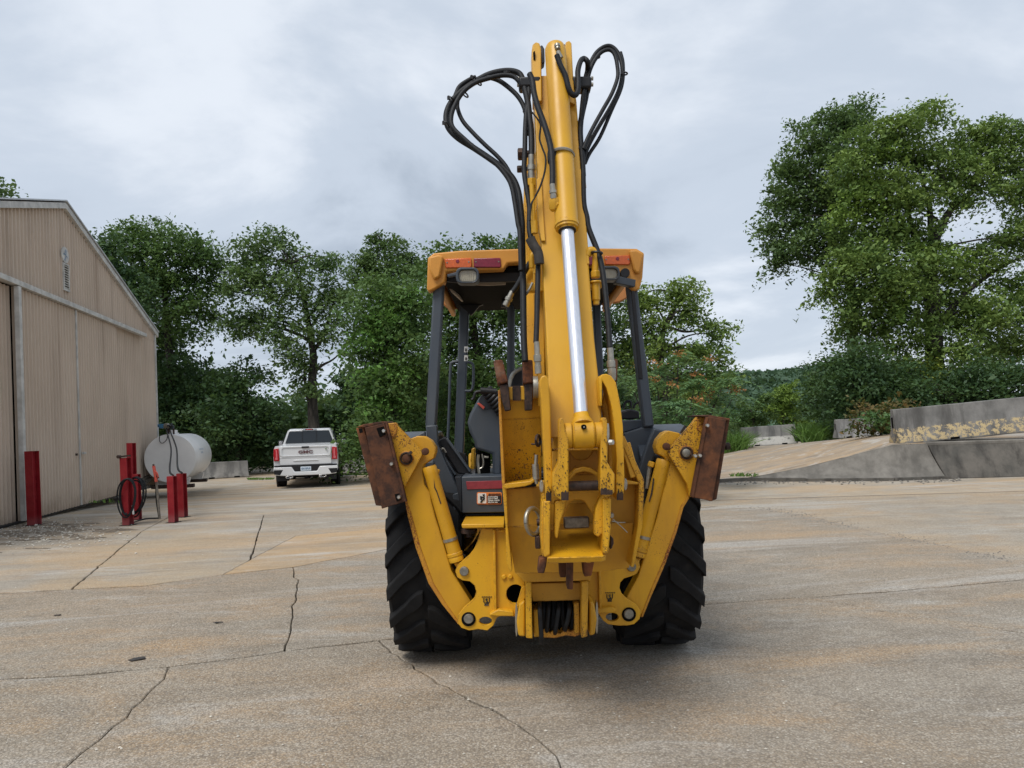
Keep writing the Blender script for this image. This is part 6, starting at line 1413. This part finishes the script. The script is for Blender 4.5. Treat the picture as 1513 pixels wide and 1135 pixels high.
# pump and fittings on top
top = tc0 + tdir * .55 + Vector((0, 0, TRD))
m = M(); m.lathe(top - Vector((0, 0, .03)), (0, 0, 1), [(0, .16), (.06, .16), (.07, .12), (.14, .12), (.15, .05)], 20); emit('fill_cap', m, MT['tank_white'], tank)
pt = tc0 + tdir * .12 + Vector((0, 0, TRD)); 
MT['pump_blue'] = plain('blue_pump_paint', (.045, .155, .27), .4, 0, .15)
m = M(); m.cyl(pt + Vector((-.05, 0, -.06)), pt + Vector((-.05, 0, .2)), .03); m.cyl(pt + Vector((.10, 0, -.06)), pt + Vector((.10, 0, .16)), .025); emit('riser_pipe', m, MT['dark_rust'], tank)
m = M(); m.box(pt + Vector((-.22, -.02, .235)), (.13, .15, .13)); m.box(pt + Vector((-.32, -.02, .25)), (.03, .10, .09)); emit('pump_motor', m, MT['pump_blue'], tank, .025)
m = M(); m.lathe(pt + Vector((-.16, -.02, .235)), (1, 0, 0), [(0, .07), (.05, .085), (.12, .085), (.16, .05)], 18); emit('pump_head', m, MT['steel'], tank)
m = M(); m.box(pt + Vector((.08, -.02, .20)), (.07, .08, .11)); m.lathe(pt + Vector((.05, -.02, .26)), (0, 0, 1), [(0, .03), (.05, .03)], 10); emit('pump_valve', m, MT['slate'], tank, .01)
m = M(); m.box(pt + Vector((-.06, -.02, .08)), (.10, .06, .05)); emit('pipe_union', m, MT['dark_rust'], tank, .01)
m = M(); m.tube(spline([P(248, 642, t0.y - .05), P(246, 650, t0.y - .08), P(240, 655, t0.y - .1), P(236, 652, t0.y - .1), P(236, 645, t0.y - .06), P(240, 641, t0.y - .03)], 6), .010, 6); emit('pump_cable', m, MT['hose'], tank)
# bollards: I-section posts, each where it stands
def bollard(px_base, h, w, label, lean=0.0, z=0.0):
    p = G(*px_base, z); o = thing('bollard', label, 'bollard', p, 0, 'red steel bollards by the shed and fuel tank')
    o.rotation_euler = (0, R(lean), R(-8)); OFF[o] = Vector((0, 0, 0)); d = w
    m = M(); t = .012
    m.box((0, -d / 2, h / 2), (w, t, h)); m.box((0, d / 2, h / 2), (w, t, h)); m.box((0, 0, h / 2), (t, d - t, h))
    emit('flanged_post', m, MT['bollard'], o, .003)
    m = M(); m.box((0, 0, .004), (w * 1.6, d * 1.6, .008)); emit('base_plate', m, MT['joint'], o)
    m = M(); m.box((0, 0, h + .003), (w, d + .01, .006)); emit('top_plate', m, MT['bollard'], o, .002)
    return p
def hgt(px_b, y_top, z=0): 
    p = G(*px_b, z); return P(px_b[0], y_top, p.y).z - z
for pb, yt, wpx, lab, ln in (((51, 776), 667, 13, 'stout red bollard standing alone in front of the shed doors', -.6), ((189.5, 776), 677, 11, 'red bollard with the black hose coil hung on it', -.8),
                         ((204, 768), 701, 7.5, 'short pale topped red bollard right behind the hose coil', 0), ((256.5, 772), 704, 10, 'left one of the two short red bollards before the tank', -.6), ((270.5, 764), 700, 10, 'right one of the two short red bollards before the tank', -.6),
                         ((197, 765), 655, 9, 'tallest red bollard, rising behind the hose bollard by the shed wall', 0)):
    pp = G(*pb); bollard(pb, hgt(pb, yt), wpx * pp.y / FPX, lab, ln)
pB = G(189.5, 776)
# coil of hose on the bollard
co = thing('fuel_hose_coil', 'coil of black fuel hose hanging on a red bollard', 'hose', (pB.x, pB.y - .05, 0))
m = M()
for i in range(9):
    rx = .125 + .010 * (i % 4) + rnd.uniform(-.01, .012); rz = .30 + .012 * (i % 5) + rnd.uniform(-.02, .02); cx_ = pB.x + .055 + rnd.uniform(-.025, .03); cz = .50 + rnd.uniform(-.03, .02) ; yy = pB.y + (-.10 - .018 * i if i < 3 else .09 + .016 * i)
    m.tube([Vector((cx_ + rx * 1.05 * math.cos(a) + .02 * math.sin(a), yy + .02 * math.sin(2 * a), cz + rz * math.sin(a))) for a in [k * math.pi / 16 for k in range(33)]], .0135, 7, False)
emit('hose_loops', m, MT['hose'], co)
m = M(); m.tube(spline([Vector((pB.x + .02, pB.y - .10, .22)), G(196, 773) + Vector((0, 0, .02)), G(214, 768) + Vector((0, 0, .016)), G(232, 767) + Vector((0, 0, .016)), P(234.5, 764, G(234, 767).y), P(231, 740, G(234, 767).y), P(230.5, 716, G(234, 767).y), P(231, 706, G(234, 767).y)], 6), .0135, 7); emit('hose_tail', m, MT['hose'], co)
m = M(); m.beam(Vector((pB.x - .09, pB.y - .06, hgt((189.5, 776), 677) + .03)), Vector((pB.x + .10, pB.y - .06, hgt((189.5, 776), 677) + .045)), .05, .03); m.lathe(Vector((pB.x - .10, pB.y - .09, hgt((189.5, 776), 677) + .03)), (0, 1, 0), [(0, .03), (.06, .035)], 10); emit('hose_hook', m, MT['dark_rust'], co)
m = M(); m.cyl(P(196, 747, pB.y - .02), P(197, 760, pB.y - .02), .016); emit('hose_connector', m, MT['tank_white'], co)
# nozzle on a leaning wooden stake
g0 = G(236, 767); nz = thing('nozzle_stand', 'thin grey stake with a red fuel nozzle hung at its top', 'fuel nozzle', g0)
m = M(); m.beam(g0, P(230.8, 707, g0.y), .035, .03, up=(0, 1, 0)); emit('stake', m, plain('weathered_stake', (.20, .18, .15), .9, 0, .3, 20), nz, .004)
tp = P(229, 706, g0.y - .03); m = M(); m.tube(spline([P(231, 712, g0.y - .03), P(229.5, 702, g0.y - .03), P(228, 694, g0.y - .03), P(227, 688.5, g0.y - .03)], 4), .028, 10); m.tube(spline([P(230, 708, g0.y - .04), P(233.5, 705, g0.y - .05), P(232, 699, g0.y - .05), P(229, 696, g0.y - .04)], 4), .012, 8); emit('nozzle_body', m, MT['label_red'], nz)
m = M(); m.tube([P(227, 689, g0.y - .03), P(226.5, 686, g0.y - .03)], .018, 8); m.cyl(P(234, 707, g0.y - .04), P(232, 703, g0.y - .04), .02); emit('nozzle_spout', m, MT['dark_rust'], nz)
# two supply hoses from pump to the short bollards
for a, c_, lab in (((252, 636), (256, 703), 'left black supply hose sagging from the tank pump'), ((257.5, 637), (269, 699), 'right black supply hose hanging from the tank pump')):
    yb1 = G(a[0], 722).y - .2; p0 = pt + Vector((.0 if a[0] < 255 else .10, -.03, .22 if a[0] < 255 else .2)); p1 = P(*c_, G(256.5 if a[0] < 255 else 270.5, 770).y)
    md = p0.lerp(p1, .45); md.z -= .12; md.x += .0; m = M(); m.tube(spline([p0, p0 + Vector((.0, -.12, .03)), p0 + Vector((0, -.2, -.1)), md, p1.lerp(md, .18) + Vector((-.06, 0, 0)), p1], 6), .018, 8)
    o = emit('supply_hose', m, MT['hose'], None, 0, at=p0); tag(o, lab, 'hose', 'supply hoses on the tank')
# stacked timber beside the tank
m = M(); c = G(212, 724); 
tm = thing('timber_stack', 'weathered grey timbers leaning by the shed corner under the tank', 'timber', c)
for i, (x0, y0, x1, y1) in enumerate(((207, 722, 222, 719), (209, 716, 224, 707), (208, 711, 220, 704))):
    mm = M(); mm.beam(P(x0, y0, c.y - .02 + .03 * i), P(x1, y1, c.y + .25 + .03 * i), .09, .09); emit('timber', mm, plain('grey_timber' + str(i), (.13, .115, .095), .9, 0, .3, 12), tm, .006)

# ================================================================== PICKUP TRUCK
MT['truck_white'] = plain('white_car_paint', (.66, .67, .68), .18, 0, .02, 1, 0, .6)
b = NB('dark_glass'); MT['glass'] = b.fin((.016, .022, .028), .12, 0, .45)
MT['tail_red'] = plain('red_tail_light', (.42, .012, .02), .2, 0, .1, 20, 0, .6)
MT['tail_pink'] = plain('tail_light_reflector', (.65, .16, .18), .15, 0, .1)
MT['car_chrome'] = plain('car_chrome', (.7, .71, .73), .12, 1, .04)
MT['plate_blue'] = plain('licence_plate_face', (.60, .68, .76), .4, 0, .05)
TY = 24.6; tz = gz(-7, TY); tp0 = P(452.5, 700, TY)
trk = thing('pickup_truck', 'white pickup truck parked facing away beyond the yard', 'pickup truck', (tp0.x, TY, tz), R(11.2))
TW = 1.0
def tpart(name, m, mat, bev=0.0, parent=None, **k): return emit(name, m, mat, parent or trk, bev, **k)
def loft(secs):
    """sections along y: list of (y, [(x,z)...]) joined into a skin"""
    m = M(); n = len(secs[0][1]); vs = [(x, y, z) for y, s in secs for x, z in s]
    fs = [(i * n + k, i * n + (k + 1) % n, (i + 1) * n + (k + 1) % n, (i + 1) * n + k) for i in range(len(secs) - 1) for k in range(n)]
    fs += [tuple(reversed(range(n))), tuple((len(secs) - 1) * n + k for k in range(n))]
    m.add(vs, fs, True); return m
def bodysec(w, z0, z1, sh=.05): return [(-w + .03, z0), (w - .03, z0), (w, z0 + .12), (w + .01, z0 + (z1 - z0) * .55), (w - sh * .4, z1 - .05), (w - sh, z1), (-w + sh, z1), (-w + sh * .4, z1 - .05), (-w - .01, z0 + (z1 - z0) * .55), (-w, z0 + .12)]
tpart('bed_body', loft([(.03, bodysec(1.0, .62, 1.36)), (.12, bodysec(1.01, .58, 1.37)), (1.6, bodysec(1.015, .52, 1.37)), (1.98, bodysec(1.015, .48, 1.37))]), MT['truck_white'], .0)
body = tpart('cab_body', loft([(2.0, bodysec(1.015, .48, 1.38)), (3.9, bodysec(1.01, .48, 1.36)), (4.2, bodysec(1.01, .48, 1.32)), (5.4, bodysec(1.0, .50, 1.26)), (5.75, bodysec(.93, .52, 1.12))]), MT['truck_white'])
def cabsec(wb, wt, z1): return [(-wb, 1.33), (wb, 1.33), (wt + .03, z1 - .06), (wt - .06, z1), (-wt + .06, z1), (-wt - .03, z1 - .06)]
tpart('cab_roof', loft([(2.02, cabsec(.93, .70, 1.88)), (2.25, cabsec(.94, .72, 1.92)), (3.3, cabsec(.94, .72, 1.93)), (3.75, cabsec(.94, .70, 1.88)), (4.35, cabsec(.94, .80, 1.42))]), MT['truck_white'], .012)
m = M(); m.prism([(-.82, 1.995, 1.42), (.82, 1.995, 1.42), (.67, 1.995 + .012, 1.845), (-.67, 1.995 + .012, 1.845)], (0, .03, 0)); rw = tpart('rear_window', m, MT['glass'], .01)
for x in (-.24, .24):
    m = M(); m.box((x, 1.99, 1.63), (.014, .012, .40)); tpart('window_divider', m, MT['black'], 0, rw)
for s in (-1, 1):
    for y0, y1 in ((2.2, 2.95), (3.02, 3.85)):
        m = M(); m.prism([(s * .955, y0, 1.40), (s * .955, y1, 1.40), (s * .775, y1 - .04, 1.80), (s * .775, y0 + .06, 1.80)], (s * .015, 0, 0)); tpart('side_window', m, MT['glass'], .004)
m = M(); m.slab if False else None
m = M(); m.box((0, 2.0, 1.895), (.50, .05, .035)); bl = tpart('brake_light_bar', m, MT['black'], .01)
m = M(); m.box((0, 1.972, 1.895), (.22, .012, .022)); tpart('brake_light', m, MT['tail_red'], .002, bl)
for x in (-.19, .19):
    m = M(); m.box((x, 1.973, 1.895), (.11, .012, .024)); tpart('cargo_light', m, MT['car_chrome'], .002, bl)
# tailgate with raised frame and recessed middle
def rect(x0, z0, x1, z1, y, ch=.0): return [(x0 + ch, y, z0), (x1 - ch, y, z0), (x1, y, z0 + ch), (x1, y, z1 - ch), (x1 - ch, y, z1), (x0 + ch, y, z1), (x0, y, z1 - ch), (x0, y, z0 + ch)]
m = M(); m.prism(rect(-.81, .76, .81, 1.37, -.02, .02), (0, .06, 0)); tg = tpart('tailgate', m, MT['truck_white'], .012)
m = M(); m.prism(rect(-.80, 1.03, .80, 1.365, -.045, .05), (0, .03, 0), [rect(-.735, 1.065, .735, 1.32, -.045, .05)]); tpart('tailgate_frame', m, MT['truck_white'], .008, tg)
m = M(); m.prism([(-.81, -.03, .985), (.81, -.03, .985), (.81, -.03, 1.0), (.42, -.03, 1.02), (-.42, -.03, 1.02), (-.81, -.03, 1.0)], (0, .02, 0)); tpart('tailgate_crease', m, MT['truck_white'], .005, tg)
m = M(); m.prism([(-.40, -.042, .885), (-.34, -.042, .915), (.34, -.042, .915), (.40, -.042, .885)], (0, .03, 0)); tpart('tailgate_step', m, MT['truck_white'], .006, tg)
m = M(); m.box((.0, -.05, 1.325), (.235, .03, .06)); tpart('tailgate_handle', m, MT['black'], .012, tg)
text('maker_letters', 'GMC', .135, plain('dark_red_letters', (.13, .05, .055), .3), tg, Vector((0, -.034, 1.165)), (1, 0, 0), (0, 0, 1), .02, sx=1.55, bold=.003)
for s in (-1, 1):
    m = M(); m.prism([(s * .825, -.03, .90), (s * .995, -.01, .90), (s * 1.005, -.01, 1.10), (s * .99, -.01, 1.29), (s * .84, -.03, 1.31)], (0, .10, 0)); tl = tpart('tail_light', m, MT['tail_red'], .012)
    m = M(); m.prism([(s * .87, -.04, .94), (s * .95, -.03, .94), (s * .95, -.03, 1.01), (s * .925, -.035, 1.01), (s * .925, -.035, 1.25), (s * .89, -.04, 1.25)], (0, .02, 0)); tpart('light_guide', m, MT['tail_pink'], .004, tl)
    m = M(); m.beam((s * .818, -.025, .78), (s * .818, -.025, 1.36), .010, .012); tpart('tailgate_gap', m, MT['black'])
m = M(); m.prism(rect(-.98, .715, .98, .755, -.10, .01), (0, .2, 0)); tpart('bumper_step_pad', m, MT['black'], .008)
m = M(); m.prism([(-1.0, -.14, .70), (-.44, -.14, .70), (-.35, -.14, .545), (.35, -.14, .545), (.44, -.14, .70), (1.0, -.14, .70), (1.01, -.14, .60), (.96, -.14, .45), (.70, -.14, .42), (-.70, -.14, .42), (-.96, -.14, .45), (-1.01, -.14, .60)], (0, .22, 0)); bp = tpart('rear_bumper', m, MT['truck_white'], .02)
m = M(); m.prism([(-.44, -.10, .712), (.44, -.10, .712), (.35, -.10, .55), (-.35, -.10, .55)], (0, .1, 0)); tpart('plate_recess', m, MT['black'], .004, bp)
for s in (-1, 1):
    m = M(); m.prism([(s * .70, -.145, .62), (s * 1.0, -.145, .62), (s * .985, -.145, .48), (s * .80, -.145, .45)], (0, .06, 0)); tpart('corner_step', m, MT['black'], .01, bp)
    m = M(); m.prism([(s * .52 - .11, -.15, .415), (s * .52 + .11, -.15, .415), (s * .52 + .125, -.15, .375), (s * .52 + .09, -.15, .34), (s * .52 - .09, -.15, .34), (s * .52 - .125, -.15, .375)], (0, .25, 0), [[(s * .52 - .085, -.15, .402), (s * .52 + .085, -.15, .402), (s * .52 + .07, -.15, .355), (s * .52 - .07, -.15, .355)]]); tpart('exhaust_tip', m, MT['car_chrome'], .006)
    m = M(); m.prism([(s * .52 - .086, -.10, .403), (s * .52 + .086, -.10, .403), (s * .52 + .07, -.10, .354), (s * .52 - .07, -.10, .354)], (0, .01, 0)); tpart('exhaust_hole', m, MT['void'])
m = M(); m.prism(rect(-.165, .565, .165, .70, -.125, .01), (0, .02, 0)); pl_ = tpart('licence_plate', m, MT['plate_blue'], .003)
text('plate_characters', 'GH GFUS', .082, MT['sign_blue'], pl_, Vector((0, -.128, .632)), (1, 0, 0), (0, 0, 1), .004, sx=.82, bold=.004)
m = M(); m.box((0, 1.2, .42), (1.3, 2.4, .14)); m.box((0, -.02, .36), (.12, .2, .09)); m.box((0, 1.4, .36), (1.5, .16, .16)); tpart('underbody', m, MT['void'], .01)
m = M(); m.lathe((-.10, 1.25, .40), (1, 0, 0), [(0, .10), (.06, .16), (.14, .16), (.2, .1)], 14); tpart('differential', m, MT['void'])
for s in (-1, 1):
    m = M(); m.prism([(s * .95, .2, .24), (s * .55, .2, .24), (s * .55, .22, .52), (s * .95, .22, .52)], (0, .012, 0)); tpart('mud_flap', m, MT['black'])
for s in (-1, 1):
    for y in (1.25, 4.85):
        c = Vector((s * .87, y, .41)); m = M(); m.lathe(c - Vector((.14, 0, 0)), (1, 0, 0), [(0, .25), (.01, .38), (.04, .41), (.24, .41), (.27, .38), (.28, .25)], 36); wt = tpart('wheel', m, MT['tyre'])
        m = M(); m.lathe(c + Vector((s * .135, 0, 0)), (s, 0, 0), [(-.05, .24), (0, .25), (.01, .23), (-.03, .10), (.0, .05)], 20); tpart('rim', m, MT['car_chrome'], 0, wt)
        m = M(); m.torus((s * 1.0, y, .42), (1, 0, 0), .46, .035, 28, 6); tpart('wheel_arch', m, MT['black'])
    m = M(); m.box((s * 1.13, 3.75, 1.40), (.20, .10, .22)); m.beam((s * .96, 3.78, 1.36), (s * 1.10, 3.78, 1.36), .05, .05); mr = tpart('door_mirror', m, MT['black'], .03)
    m = M(); m.box((s * 1.13, 3.695, 1.40), (.15, .006, .16)); tpart('mirror_glass', m, MT['car_chrome'], .002, mr)
